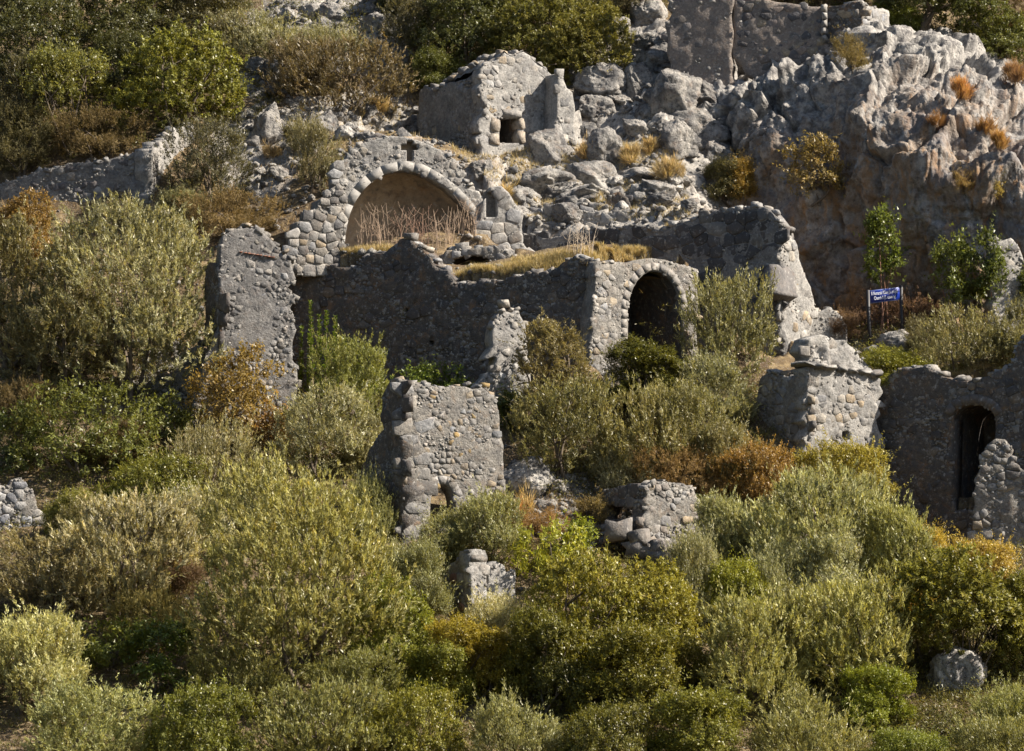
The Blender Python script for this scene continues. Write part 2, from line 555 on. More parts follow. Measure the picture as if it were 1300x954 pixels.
# ------------------------------------------------------------------ the cliff
def cliff_material():
    b = N("cliff_limestone")
    v = b.pos()
    st = b.attr("stain")
    big = b.noise(v, 0.55, 5, 0.6); med = b.noise(v, 2.6, 6, 0.65); fine = b.noise(v, 13, 4, 0.65)
    c = b.mix(b.ramp(med, [(0.40, 0), (0.60, 1)]), (0.43, 0.41, 0.38), (0.15, 0.143, 0.14))
    vs = b.pos(1.0, 1.0, 0.30)
    s1 = b.noise(vs, 0.8, 6, 0.7); s2 = b.noise(vs, 1.9, 5, 0.65)
    f = b.math('MULTIPLY', b.ramp(s1, [(0.40, 0.1), (0.58, 1)]), st)
    c = b.mix(b.math('MULTIPLY', f, 0.75), c, (0.23, 0.155, 0.095))
    f = b.math('MULTIPLY', b.ramp(s2, [(0.52, 0), (0.62, 1)]), st)
    c = b.mix(b.math('MULTIPLY', f, 0.7), c, (0.36, 0.21, 0.10))
    f = b.math('MULTIPLY', b.ramp(big, [(0.52, 0), (0.64, 1)]), st)
    c = b.mix(b.math('MULTIPLY', f, 0.5), c, (0.17, 0.175, 0.20))
    pit = b.voro(v, 4.5)
    c = b.mix(b.math('MULTIPLY', b.ramp(pit, [(0.1, 1), (0.24, 0)]), 0.4), c, (0.06, 0.05, 0.045))
    c = b.mix(0.4, c, b.ramp(fine, [(0.3, 0.45), (0.68, 1.0)]), 'MULTIPLY')
    h = b.math('ADD', b.math('ADD', med, b.math('MULTIPLY', fine, 0.4)), b.math('MULTIPLY', b.math('MINIMUM', pit, 0.3), 0.8))
    b.surf(c, b.bump(h, 0.9, 0.14), 0.93, 0.12)
    return b.m
M_CLIFF = cliff_material()

CU = np.array([872, 925, 985, 1040, 1100, 1150, 1220, 1300, 1420, 1600], float)
CROWS = [  # rows of the cliff: photo rows and distances
    ([92, 112, 118, 108, 62, 58, 84, 112, 130, 150], [25, 25, 25, 25, 25, 25.5, 26.5, 27.5, 28, 29]),
    ([104, 108, 112, 100, 50, 44, 73, 98, 118, 140], [21.6, 20.9, 20.2, 20, 20.3, 20.9, 21.8, 22.8, 24, 26]),
    ([150, 148, 150, 135, 92, 82, 110, 135, 150, 165], [20.8, 19.6, 18.8, 18.0, 17.8, 18.4, 18.6, 18.8, 19.4, 21]),
    ([200, 200, 195, 180, 150, 140, 160, 180, 190, 200], [20.2, 18.6, 17.4, 16.0, 14.9, 14.4, 14.2, 14.2, 14.8, 16]),
    ([250, 250, 245, 235, 215, 205, 220, 228, 235, 245], [19.7, 18.0, 16.7, 15.0, 13.5, 12.3, 11.6, 11.0, 10.8, 12]),
    ([310, 310, 305, 300, 290, 280, 285, 290, 295, 300], [19.2, 17.6, 16.6, 15.1, 13.8, 12.6, 11.7, 10.9, 10.5, 11]),
    ([380, 380, 375, 370, 365, 360, 360, 360, 360, 360], [18.8, 17.4, 16.4, 15.0, 13.8, 12.6, 11.6, 10.7, 10.3, 11]),
    ([470, 470, 470, 465, 460, 455, 450, 450, 450, 450], [18.2, 17.0, 16.0, 14.4, 13.2, 12.0, 11.1, 10.3, 9.9, 10.6]),
]
def sm(x, w):
    x = np.clip(x / w, 0, 1)
    return x * (2 - x)

def build_cliff():
    nu, nv = 330, 280
    uu = np.linspace(CU[0], CU[-3] + 60, nu)
    mid = at(np.full(len(CROWS), 1150.0), [r[0][5] for r in CROWS], [r[1][5] for r in CROWS])
    arc = np.concatenate([[0], np.cumsum(np.linalg.norm(np.diff(mid, axis=0), axis=1))])
    tv = np.interp(np.linspace(0, arc[-1], nv), arc, np.arange(len(CROWS)))
    V = np.array([np.interp(uu, CU, r[0]) for r in CROWS]); Yc = np.array([np.interp(uu, CU, r[1]) for r in CROWS])
    def along(A):
        i = np.clip(np.floor(tv).astype(int), 0, len(CROWS) - 2); f = tv - i
        a0, a1, a2, a3 = A[np.maximum(i - 1, 0)], A[i], A[i + 1], A[np.minimum(i + 2, len(CROWS) - 1)]
        f = f[:, None]
        return 0.5 * (2 * a1 + (a2 - a0) * f + (2 * a0 - 5 * a1 + 4 * a2 - a3) * f * f + (3 * a1 - a0 - 3 * a2 + a3) * f ** 3)
    P = at(np.broadcast_to(uu, (nv, nu)), along(V), along(Yc))
    du = np.gradient(P, axis=1); dv = np.gradient(P, axis=0)
    nrm = np.cross(dv, du); nrm /= np.linalg.norm(nrm, axis=-1, keepdims=True)
    if nrm[..., 1].mean() > 0: nrm = -nrm
    p = P.reshape(-1, 3); n = nrm.reshape(-1, 3)
    warp = np.stack([fbm(p * 0.7, 3, 31), fbm(p * 0.7, 3, 47), fbm(p * 0.7, 3, 53)], -1)
    t = np.repeat(tv, nu)
    up = np.clip(1.6 - t / 3.2, 0.35, 1.0)            # the crest is more broken than the smooth lower face
    h1, g1 = facets((p + 0.6 * warp) * np.array([.36, .36, .26]), 5, 1.5)
    h2, g2 = facets((p + 0.4 * warp) * np.array([.95, .95, .75]), 15, 1.5)
    h3, g3 = facets((p + 0.2 * warp) * np.array([2.6, 2.6, 2.1]), 25, 1.4)
    disp = 1.35 * h1 + 0.30 * sm(g1, 0.10) + up * (0.62 * h2 + 0.12 * sm(g2, 0.10)) + 0.14 * h3 + 0.03 * sm(g3, 0.12)
    disp += 0.7 * fbm(p * 0.4, 3, 2) + 0.13 * fbm(p * 1.9, 4, 29, 0.55, True) + 0.05 * fbm(p * 7, 3, 19, 0.6, True)
    disp *= np.clip(t / 1.0, 0.25, 1)
    # hollows under the overhang behind the sign
    hol = 0
    for (u, v, Y, r, dp) in ((1165, 395, 12, 0.8, 1.1), (1085, 250, 13.6, 1.2, 0.5), (1050, 170, 16, 0.9, 0.6), (1140, 225, 13.2, 0.8, 0.7), (1195, 115, 18.5, 0.8, 0.8), (935, 180, 18, 1.0, 0.6)):
        c = at(u, v, Y)
        hol = hol - dp * np.exp(-((p - c) ** 2).sum(1) / (r * r))
    p2 = p + n * (disp + hol)[:, None]
    stain = np.clip((t - 2.2) / 1.6 + 0.4 * fbm(p * 0.5, 3, 77), 0, 1) * np.clip(1.25 - (p[:, 0] - 14) / 22, 0.5, 1)
    idx = np.arange(nu * nv).reshape(nv, nu)
    F = np.stack([idx[:-1, :-1], idx[1:, :-1], idx[1:, 1:], idx[:-1, 1:]], -1).reshape(-1, 4)
    me = mesh("cliff", p2, F, M_CLIFF, False, {"stain": stain})
    tag(link("cliff", me), kind="structure")
    return BVHTree.FromPolygons([Vector(x) for x in p2], [tuple(int(a) for a in f) for f in F])
CLIFF = build_cliff()

def cliff_hit(u, v):
    d = Vector(ray(np.array(float(u)), np.array(float(v)))).normalized()
    h = CLIFF.ray_cast(Vector((0, CAMY, 0)), d)
    return np.array(h[0]) if h[0] is not None else None

# ------------------------------------------------------------------ ruins: masonry helpers
class Wall:
    """a vertical face between two ground points; n looks at the viewer's side"""
    def __init__(self, uA, YA, uB, YB, v=500):
        a, b = at(uA, v, YA), at(uB, v, YB)
        self.o = a[:2].copy()
        d = (b - a)[:2]
        self.len = float(np.linalg.norm(d)); self.d = d / self.len
        self.n = np.array([self.d[1], -self.d[0]])
    def px(self, pts):
        """photo pixels -> (s, z) on the face"""
        pts = np.asarray(pts, float)
        r = ray(pts[:, 0], pts[:, 1])
        c = np.array([0, CAMY]) - self.o
        t = -(c @ self.n) / (r[:, :2] @ self.n)
        s = (c @ self.d) + t * (r[:, :2] @ self.d)
        return np.stack([s, r[:, 2] * t], -1)
    def w(self, s, z, e=0.0):
        """(s, z, offset towards the viewer) -> world"""
        s, z, e = np.broadcast_arrays(np.asarray(s, float), np.asarray(z, float), np.asarray(e, float))
        return np.stack([self.o[0] + s * self.d[0] + e * self.n[0], self.o[1] + s * self.d[1] + e * self.n[1], z], -1)

def inside(poly, s, z):
    poly = np.asarray(poly); r = np.zeros(np.shape(s), bool)
    x0, y0 = poly[-1]
    for x1, y1 in poly:
        if y0 != y1:
            c = ((y1 > z) != (y0 > z)) & (s < (x0 - x1) * (z - y1) / (y0 - y1) + x1)
            r ^= c
        x0, y0 = x1, y1
    return r

def to_edge(poly, P):
    poly = np.asarray(poly); best = np.full(len(P), 9e9); Q = P.copy()
    for k in range(len(poly)):
        a, b = poly[k - 1], poly[k]
        ab = b - a; L = ab @ ab + 1e-12
        t = np.clip(((P - a) @ ab) / L, 0, 1)
        q = a + t[:, None] * ab
        dd = ((P - q) ** 2).sum(1)
        m = dd < best
        best[m] = dd[m]; Q[m] = q[m]
    return Q, np.sqrt(best)

def rough_poly(poly, amp=0.06, step=0.25, seed=1):
    """breaks the straight edges of an outline"""
    r = np.random.default_rng(seed); out = []
    poly = np.asarray(poly)
    for k in range(len(poly)):
        a, b = poly[k], poly[(k + 1) % len(poly)]
        n = max(1, int(np.linalg.norm(b - a) / step))
        for j in range(n):
            p = a + (b - a) * j / n
            out.append(p + (r.normal(0, amp * 1.35, 2) if j else 0))
    return np.array(out)

INF = {}
def infill(W, poly, holes, parent, dark, dens, flat, seed):
    """the small rubble between the stones, gathered into one part per ruin"""
    r = np.random.default_rng(seed + 77)
    lo, hi = poly.min(0), poly.max(0); g = 0.125
    S, Z = np.meshgrid(np.arange(lo[0], hi[0], g), np.arange(lo[1], hi[1], g * .8))
    s = (S + r.uniform(-.05, .05, S.shape)).ravel(); z = (Z + r.uniform(-.04, .04, Z.shape)).ravel()
    patch = np.clip(.74 + 1.4 * vnoise(np.stack([s * 1.1, z * 1.1, s * 0 + seed], -1), 7), .05, 1)
    m = inside(poly, s, z) & (r.random(len(s)) < dens * patch)
    for h in holes: m &= ~inside(h, s, z)
    s, z = s[m], z[m]; n = len(s)
    if not n: return
    w = np.clip(r.lognormal(-2.25, .45, n), .04, .3); h = w * r.uniform(.5, .95, n); rot = r.normal(0, .35, n); pr = (.006 + r.uniform(-.008, .008, n)) * (1.0 if flat > .9 else .8)
    cx = np.array([-.5, .5, .5, -.5]); cz = np.array([-.5, -.5, .5, .5])
    V = []
    for (sc, e) in ((.84, pr), (1.0, pr * 0 - .05)):
        a = cx[None] * (w * sc)[:, None] * r.uniform(.7, 1.2, (n, 4)); b = cz[None] * (h * sc)[:, None] * r.uniform(.7, 1.2, (n, 4))
        ss = s[:, None] + a * np.cos(rot)[:, None] - b * np.sin(rot)[:, None]
        zz = z[:, None] + a * np.sin(rot)[:, None] + b * np.cos(rot)[:, None]
        V.append(W.w(ss, zz, e[:, None] + r.normal(0, .005, (n, 4))))
    V = np.stack(V, 1).reshape(-1, 3)
    base = np.arange(n)[:, None] * 8
    F = np.concatenate([base + np.array(q)[None] for q in ((0, 1, 2, 3), (4, 5, 1, 0), (5, 6, 2, 1), (6, 7, 3, 2), (7, 4, 0, 3))])
    T = np.repeat(np.clip(r.normal(.5, .2, n), 0, 1) * (0.38 if dark else 0.72), 8)  # rubble on the shaded walls is tinted darker to stand for shade
    INF.setdefault(parent.name, []).append((V, F, T))

def slab(name, W, poly, T, mat, parent, holes=(), cell=0.11, disp=0.06, seed=0, fill=True):
    if fill and mat in (M_MORTAR, M_MORTAR_SHADE, M_PLASTER, M_PLASTER_DK, M_PLASTER_TAN) and name not in ("back_wall", "cross_recess", "slot_back", "pier_recess"):
        infill(W, poly, holes, parent, mat == M_MORTAR_SHADE, {M_MORTAR: .95, M_PLASTER_TAN: .1, M_MORTAR_SHADE: .75, M_PLASTER: .55, M_PLASTER_DK: .55}[mat], .45 if mat in (M_PLASTER, M_PLASTER_DK, M_PLASTER_TAN) else 1.0, seed)
    return slab_core(name, W, poly, T, mat, parent, holes, cell, disp, seed)

def slab_core(name, W, poly, T, mat, parent, holes=(), cell=0.11, disp=0.06, seed=0):
    """a wall of thickness T with the given outline, its face rough"""
    lo, hi = poly.min(0), poly.max(0)
    ns = max(2, int((hi[0] - lo[0]) / cell) + 1); nz = max(2, int((hi[1] - lo[1]) / cell) + 1)
    S = np.linspace(lo[0], hi[0], ns + 1); Z = np.linspace(lo[1], hi[1], nz + 1)
    cs, cz = np.meshgrid((S[:-1] + S[1:]) / 2, (Z[:-1] + Z[1:]) / 2)
    M = inside(poly, cs, cz)
    for h in holes: M &= ~inside(h, cs, cz)
    vs, vz = np.meshgrid(S, Z)
    P = np.stack([vs.ravel(), vz.ravel()], -1)
    cnt = np.zeros((nz + 1, ns + 1), int)
    for dy in (0, 1):
        for dx in (0, 1):
            cnt[dy:dy + nz, dx:dx + ns] += M
    cnt = cnt.ravel()
    b = (cnt > 0) & (cnt < 4)
    if b.any():
        Q, D = to_edge(poly, P[b])
        for h in holes:
            q, dd = to_edge(h, P[b]); m = dd < D
            Q[m] = q[m]; D[m] = dd[m]
        ok = D < cell * 0.9
        pb = P[b]; pb[ok] = Q[ok]; P[b] = pb
    X = W.w(P[:, 0], P[:, 1])
    e = disp * (1.0 * fbm(X * 1.6, 3, seed) + 0.4 * fbm(X * 7.0, 2, seed + 5))
    front = W.w(P[:, 0], P[:, 1], e); back = W.w(P[:, 0], P[:, 1], -T + 0.5 * e)
    n = len(P); idx = np.arange(n).reshape(nz + 1, ns + 1)
    quad = np.stack([idx[:-1, :-1], idx[:-1, 1:], idx[1:, 1:], idx[1:, :-1]], -1)
    F = [quad[M], quad[M][:, ::-1] + n]
    pad = np.pad(M, 1)
    for (sl, a, c) in ((pad[:-2, 1:-1], 0, 1), (pad[1:-1, 2:], 1, 2), (pad[2:, 1:-1], 2, 3), (pad[1:-1, :-2], 3, 0)):
        m = M & ~sl
        q = quad[m]
        F.append(np.stack([q[:, c], q[:, a], q[:, a] + n, q[:, c] + n], -1))
    V = np.concatenate([front, back]); F = np.concatenate(F)
    used = np.unique(F); remap = np.full(len(V), -1); remap[used] = np.arange(len(used))
    return link(name, mesh(name, V[used], remap[F], mat), parent)

def stone_protos(k=22, r0=0.05, r1=0.28, jit=0.06, s0=100):
    out = []
    g = np.array([-0.5, 0.0, 0.5]); V = {}; F = []
    def vi(p):
        p = tuple(np.round(p, 4)); return V.setdefault(p, len(V))
    for ax in range(3):
        for sgn in (-0.5, 0.5):
            for i in range(2):
                for j in range(2):
                    c = []
                    for (a, b) in ((i, j), (i + 1, j), (i + 1, j + 1), (i, j + 1)):
                        p = [0, 0, 0]; p[ax] = sgn; p[(ax + 1) % 3] = g[a]; p[(ax + 2) % 3] = g[b]; c.append(vi(p))
                    F.append(c if sgn > 0 else c[::-1])
    base = np.array(list(V.keys()))
    for s in range(k):
        r = np.random.default_rng(s0 + s)
        round_ = r.uniform(r0, r1)
        sph = base / np.linalg.norm(base, axis=1, keepdims=True) * 0.58
        v = base * (1 - round_) + sph * round_
        front = np.abs(base[:, 1]) > .4                     # flat, irregular outline, narrow worn edge
        v[front, 0] *= r.uniform(.80, .92); v[front, 2] *= r.uniform(.76, .90)
        skew = r.normal(0, jit * 1.5, (len(v), 2)); key = {}
        for q_ in range(len(v)):
            kk = (base[q_, 0], base[q_, 2])
            key.setdefault(kk, skew[q_])
            v[q_, 0] += key[kk][0]; v[q_, 2] += key[kk][1]
        v[:, 1] += r.normal(0, jit * .55, len(v))
        out.append(mesh("stone", v, np.array(F), M_STONE))
    return out
STONES = stone_protos()
BLOCKS = stone_protos(14, 0.0, 0.10, 0.045, 200)     # squarer, dressed

GREY = (0.31, 0.295, 0.275); PALE = (0.40, 0.38, 0.35); DARKS = (0.20, 0.185, 0.17); TAN = (0.42, 0.34, 0.24); OCHRE = (0.48, 0.34, 0.15)

def place_stone(parent, W, s, z, w, h, dep, proud, tone, r, tilt=0.12):
    pool = BLOCKS
    o = link("stone", pool[r.integers(len(pool))], parent, tone)
    p = W.w(s, z, proud - dep / 2)
    R = Matrix(((W.d[0], -W.n[0], 0), (W.d[1], -W.n[1], 0), (0, 0, 1))).to_4x4()
    fl = (1, -1)[r.integers(2)]
    o.matrix_basis = Matrix.Translation(Vector(p)) @ R @ Matrix.Rotation(r.normal(0, tilt), 4, 'Y') @ Matrix.Rotation(r.normal(0, 0.08), 4, 'Z') @ Matrix.Diagonal((w * fl, dep, h * (1, -1)[r.integers(2)], 1))
    return o

def tones(r, pal):
    cols, pr = zip(*pal); pr = np.array(pr) / sum(pr)
    c = np.array(cols[r.choice(len(cols), p=pr)])
    return tuple(np.clip(c * r.uniform(0.78, 1.16) * (1 + r.normal(0, .03) * np.array([1, .2, -1.2])), 0.02, 0.75))

def masonry(parent, W, poly, holes=(), sw=(0.25, 0.5), sh=(0.16, 0.3), prob=1.0, proud=(0.02, 0.08), pal=((GREY, 1.0),), cap=290, seed=0, tilt=0.12, zmin=None, wavy=0.07, patchy=True):
    """courses of rubble stones set into the face of a wall"""
    r = np.random.default_rng(seed + 500)
    lo, hi = poly.min(0), poly.max(0)
    z = max(lo[1], zmin if zmin is not None else lo[1]); L = []; ALL = []
    while z < hi[1]:
        h = r.uniform(*sh); s = lo[0] - r.uniform(0, 0.3)
        while s < hi[0]:
            w = r.uniform(*sw) * (h / np.mean(sh)) ** 0.5 * (1.5 if r.random() < .12 else 1)
            cs, cz = s + w / 2, z + h / 2 + wavy * math.sin(1.7 * s + 5 * z + seed) + r.normal(0, 0.02)
            cs += r.normal(0, .07) * w; cz += r.normal(0, .12) * h
            ALL.append((cs, cz))
            pts = np.array([[cs, cz], [cs - w * 0.36, cz], [cs + w * 0.36, cz], [cs, cz + h * 0.3]])
            ok = inside(poly, pts[:, 0], pts[:, 1])
            for hl in holes: ok &= ~inside(hl, pts[:, 0], pts[:, 1])
            pk = prob if (tilt <= .06 or not patchy) else prob * min(1.0, max(.15, .95 + 1.3 * float(vnoise(np.array([[cs * .9, cz * .9, seed * 1.3]]), 3)[0])))
            if ok[0] and ok.sum() >= 3 and r.random() < pk:
                L.append((len(ALL) - 1, w, h))
            s += w + 0.015
        z += h + 0.01
    if len(ALL) == 0: return 0
    A = np.array(ALL)
    if len(L) > cap:
        keep = sorted(r.choice(len(L), cap, replace=False)); L = [L[k] for k in keep]
    for (k0, w, h) in L:
        fitted_stone(parent, W, A, k0, w, h, 0.006 + 0.30 * r.uniform(*proud), tones(r, pal), r)
    return len(L)

def fitted_stone(parent, W, A, k0, w, h, e, tone, r):
    """one angular stone cut to fit between its neighbours (the cell round its centre), with a worn edge"""
    c = A[k0, :2]
    P = np.array([(-.72 * w, -.70 * h), (.72 * w, -.70 * h), (.72 * w, .70 * h), (-.72 * w, .70 * h)]) * r.uniform(.9, 1.08, (4, 2))
    d = A[:, :2] - c
    near = np.where((np.abs(d[:, 0]) < 1.6 * w + .3) & (np.abs(d[:, 1]) < 1.6 * h + .3))[0]
    for k in near:
        if k == k0: continue
        v = d[k]; n = v / (v @ v) ** .5; lim = .5 * (v @ v) ** .5 - .009      # half way, less half a joint
        Q, m = [], len(P); s = P @ n - lim
        for q in range(m):
            a, b = P[q], P[(q + 1) % m]; sa, sb = s[q], s[(q + 1) % m]
            if sa <= 0: Q.append(a)
            if sa * sb < 0: Q.append(a + (b - a) * sa / (sa - sb))
        P = np.array(Q)
        if len(P) < 3: return
    x, y = P[:, 0], P[:, 1]
    if abs(np.dot(x, np.roll(y, -1)) - np.dot(y, np.roll(x, -1))) * .5 < .004: return
    keep = [q for q in range(len(P)) if np.linalg.norm(P[q] - P[q - 1]) > .018]
    P = P[keep]
    if len(P) < 3: return
    P = P + r.normal(0, .008, P.shape)
    m = len(P); g = P.mean(0); tilt = r.normal(0, .035, 2)
    chip = r.uniform(.72, .90, (m, 1))
    I = g + (P - g) * chip
    V = np.concatenate([W.w(c[0] + P[:, 0], c[1] + P[:, 1], -.14), W.w(c[0] + P[:, 0], c[1] + P[:, 1], e - .022), W.w(c[0] + I[:, 0], c[1] + I[:, 1], e + (I - g) @ tilt + r.normal(0, .004, m))])
    o = np.array(W.w(c[0], c[1], 0.0))
    k = np.arange(m); k2 = (k + 1) % m
    F = [np.stack([k, k2, k2 + m, k + m], -1), np.stack([k + m, k2 + m, k2 + 2 * m, k + 2 * m], -1), (k + 2 * m)[None]]
    st = link("stone", mesh("stone", V - o, F, M_STONE), parent, tone)
    st.location = tuple(float(q) for q in o)

def coping(parent, W, path, size=(0.2, 0.4), T=0.5, pal=((GREY, 1.0),), seed=0, gap=0.75):
    """loose stones along the broken top of a wall (path in s, z)"""
    r = np.random.default_rng(seed + 900)
    path = np.asarray(path)
    for k in range(len(path) - 1):
        a, b = path[k], path[k + 1]; L = np.linalg.norm(b - a); t = 0
        while t < L:
            w = r.uniform(size[0] * .6, size[1] * .85)
            if r.random() < .3:
                t += w * .8; continue
            p = a + (b - a) * (t + w / 2) / L
            place_stone(parent, W, p[0], p[1] + r.uniform(-0.08, 0.06), w, w * r.uniform(0.5, 0.85), r.uniform(0.25, T), r.uniform(-0.16, 0.03), tones(r, pal), r, 0.3)
            t += w * gap + 0.03

def voussoirs(parent, W, path, band, depth=0.35, proud=0.06, tone=PALE, n=15, seed=0, name="voussoir", mat=None):
    """wedge stones round an arch; path is the inner curve in (s, z)"""
    r = np.random.default_rng(seed + 40)
    path = np.asarray(path); seg = np.linalg.norm(np.diff(path, axis=0), axis=1); cum = np.concatenate([[0], np.cumsum(seg)])
    def P(t):
        x = t * cum[-1]
        return np.array([np.interp(x, cum, path[:, 0]), np.interp(x, cum, path[:, 1])])
    def out(t):
        d = P(min(1, t + 0.02)) - P(max(0, t - 0.02)); d /= np.linalg.norm(d)
        return np.array([-d[1], d[0]])
    for k in range(n):
        t0, t1 = k / n + 0.0008, (k + 1) / n - 0.0008
        bd = band * r.uniform(0.96, 1.05); pr = proud + r.uniform(-0.005, 0.005)
        V = []
        for t in (t0, (t0 + t1) / 2, t1):
            p, o = P(t), out(t)
            if (o @ (p - path.mean(0))) < 0: o = -o
            for b_ in (0.0, bd):
                q = p + o * b_
                for e in (pr, pr - depth): V.append(W.w(q[0], q[1], e))
        F = [(0, 4, 6, 2), (4, 8, 10, 6), (1, 3, 7, 5), (5, 7, 11, 9), (0, 1, 5, 4), (4, 5, 9, 8), (2, 6, 7, 3), (6, 10, 11, 7), (0, 2, 3, 1), (8, 9, 11, 10)]
        V = np.array(V) + r.normal(0, 0.003, (12, 3))
        link(name, mesh(name, V, np.array(F), mat or M_STONE), parent, tuple(np.array(tone) * r.uniform(0.88, 1.08)))

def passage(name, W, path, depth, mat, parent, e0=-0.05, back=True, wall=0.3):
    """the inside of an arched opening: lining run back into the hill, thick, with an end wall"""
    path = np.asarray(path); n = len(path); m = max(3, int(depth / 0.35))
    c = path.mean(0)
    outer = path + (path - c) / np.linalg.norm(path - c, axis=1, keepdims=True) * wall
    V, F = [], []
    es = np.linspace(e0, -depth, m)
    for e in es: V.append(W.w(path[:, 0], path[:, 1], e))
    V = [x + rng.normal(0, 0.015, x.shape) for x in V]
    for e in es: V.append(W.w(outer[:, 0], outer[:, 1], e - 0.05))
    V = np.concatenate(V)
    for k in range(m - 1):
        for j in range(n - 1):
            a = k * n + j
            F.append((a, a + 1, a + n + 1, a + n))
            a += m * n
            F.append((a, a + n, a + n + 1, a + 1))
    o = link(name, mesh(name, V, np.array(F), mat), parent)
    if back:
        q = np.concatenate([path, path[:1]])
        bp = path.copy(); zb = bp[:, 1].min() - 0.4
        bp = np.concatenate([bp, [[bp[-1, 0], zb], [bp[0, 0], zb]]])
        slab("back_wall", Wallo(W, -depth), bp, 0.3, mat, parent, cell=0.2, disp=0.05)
    return o

def Wallo(W, e):
    X = Wall.__new__(Wall); X.o = W.o + W.n * e; X.d = W.d; X.n = W.n; X.len = W.len
    return X

def darker(pal, k=0.72):
    return tuple((tuple(x * k for x in col), p) for col, p in pal)

def cut(W, q, m=0.03):
    """ends a face at its own corner"""
    q = q.copy(); q[:, 0] = np.clip(q[:, 0], None, W.len - m)
    return q

def base_point(W, s, z):
    p = W.w(s, z)
    return tuple(float(a) for a in p)

def ruin(name, label, cat, W, loc_uv, group=None):
    sz = W.px([loc_uv])[0]
    t = thing(name, label, cat, (0, 0, 0), group)
    t["_at"] = list(base_point(W, sz[0], sz[1]))
    return t

def settle(t):
    """moves the thing's origin to its base without moving its parts"""
    if t.name in INF:
        V, F, T, off = [], [], [], 0
        for (v, f, tt) in INF.pop(t.name):
            V.append(v); F.append(f + off); T.append(tt); off += len(v)
        o = link("rubble_infill", mesh("rubble_infill", np.concatenate(V), np.concatenate(F), M_INFILL, False, {"tint": np.concatenate(T)}), t, (0.38, 0.36, 0.33))
        o["kind"] = "stuff"
    p = Vector(t["_at"]); del t["_at"]
    t.location = p
    for ch in t.children:
        ch.matrix_basis = Matrix.Translation(-p) @ ch.matrix_basis

# ------------------------------------------------------------------ ruin: arched tower in the middle foreground
def arc_px(cx, cy, rx, ry, a0=180, a1=0, n=14):
    a = np.radians(np.linspace(a0, a1, n))
    return [(cx + rx * math.cos(t), cy - ry * math.sin(t)) for t in a]

PAL_GREY = ((GREY, 6), (PALE, 3), (DARKS, 1.2), (TAN, 0.8))
PAL_WARM = ((GREY, 5), (PALE, 3), (TAN, 2.2), (OCHRE, 0.8))
PAL_SHADE = (((0.115, 0.10, 0.09), 6), ((0.16, 0.142, 0.125), 5), ((0.085, 0.078, 0.075), 3), ((0.20, 0.16, 0.12), 0.8))  # stones of the faces turned from the sun, shade put into their colour

W = Wall(511, -4.2, 648, -2.7)
t = ruin("ruined_tower", "tall broken tower wall with a small arched doorway, standing below the long dark wall", "ruin", W, (575, 690))
poly = W.px([(513, 735), (512, 640), (511, 560), (509, 500), (505, 480), (522, 484), (538, 489), (562, 494), (590, 491), (612, 492), (628, 505), (634, 530), (638, 580), (643, 640), (648, 720)])
hole = W.px(arc_px(562, 641, 16, 26) + [(578, 668), (546, 664)])
slab("front_wall", W, rough_poly(poly, 0.035, 0.3, 3), 0.8, M_MORTAR, t, [hole], 0.09, 0.05, 11)
big = W.px([(512, 700), (511, 600), (508, 500), (506, 482), (536, 489), (540, 560), (541, 610), (538, 700)])
rest = W.px([(541, 690), (541, 600), (540, 520), (537, 492), (562, 496), (590, 493), (612, 494), (627, 506), (634, 540), (637, 590), (641, 650), (644, 690)])
masonry(t, W, big, [hole], (0.38, 0.7), (0.28, 0.5), 0.95, (0.03, 0.08), darker(((GREY, 5), (PALE, 4), (DARKS, 0.6)), .82), 60, 1, 0.05)
masonry(t, W, rest, [hole], (0.15, 0.34), (0.12, 0.23), 0.82, (0.0, 0.06), darker(PAL_WARM, .80), 225, 2, 0.22)
voussoirs(t, W, W.px(arc_px(562, 641, 17, 27, 178, 2)), 0.27, 0.4, 0.015, (0.35, 0.335, 0.315), 9, 1)
coping(t, W, W.px([(506, 480), (537, 488), (563, 493), (590, 489), (613, 490), (629, 504)]), (0.2, 0.4), 0.6, darker(PAL_WARM, .9), 1)
WS = Wall(455, -1.7, 511, -4.25)
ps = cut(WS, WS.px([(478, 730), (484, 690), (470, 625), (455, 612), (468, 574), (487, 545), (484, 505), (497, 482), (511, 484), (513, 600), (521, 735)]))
slab("side_wall", WS, rough_poly(ps, 0.05, 0.3, 5), 0.8, M_MORTAR_SHADE, t, [], 0.1, 0.07, 12)
masonry(t, WS, ps, [], (0.5, 1.0), (0.3, 0.5), 0.9, (0.03, 0.09), PAL_SHADE, 80, 3, 0.05)
settle(t)

# ------------------------------------------------------------------ ruin: tall slab of the left tower
W = Wall(240, 2.0, 378, 2.7)
t = ruin("tower_ruin", "tall grey plastered tower wall rising beside the large olive tree", "ruin", W, (310, 545))
poly = W.px([(228, 600), (236, 560), (244, 520), (258, 470), (268, 440), (277, 416), (279, 335), (282, 300), (298, 291), (317, 289), (332, 294), (345, 305), (356, 319), (370, 327), (373, 400), (376, 500), (379, 600)])
slab("front_wall", W, rough_poly(poly, 0.06, 0.3, 8), 1.0, M_PLASTER_DK, t, [], 0.09, 0.05, 21)
masonry(t, W, W.px([(282, 560), (282, 340), (285, 300), (316, 293), (345, 308), (367, 330), (372, 560)]), [], (0.16, 0.38), (0.12, 0.26), 0.72, (-0.05, 0.02), (((0.22, 0.21, 0.20), 5), ((0.31, 0.295, 0.275), 4), ((0.16, 0.152, 0.147), 2), (PALE, 1.2)), 230, 21, 0.2, patchy=False)
masonry(t, W, W.px([(232, 580), (246, 520), (268, 445), (277, 420), (290, 440), (284, 500), (292, 580)]), [], (0.2, 0.45), (0.16, 0.34), 0.9, (0.0, 0.16), darker(PAL_GREY, .8), 70, 22, 0.3)
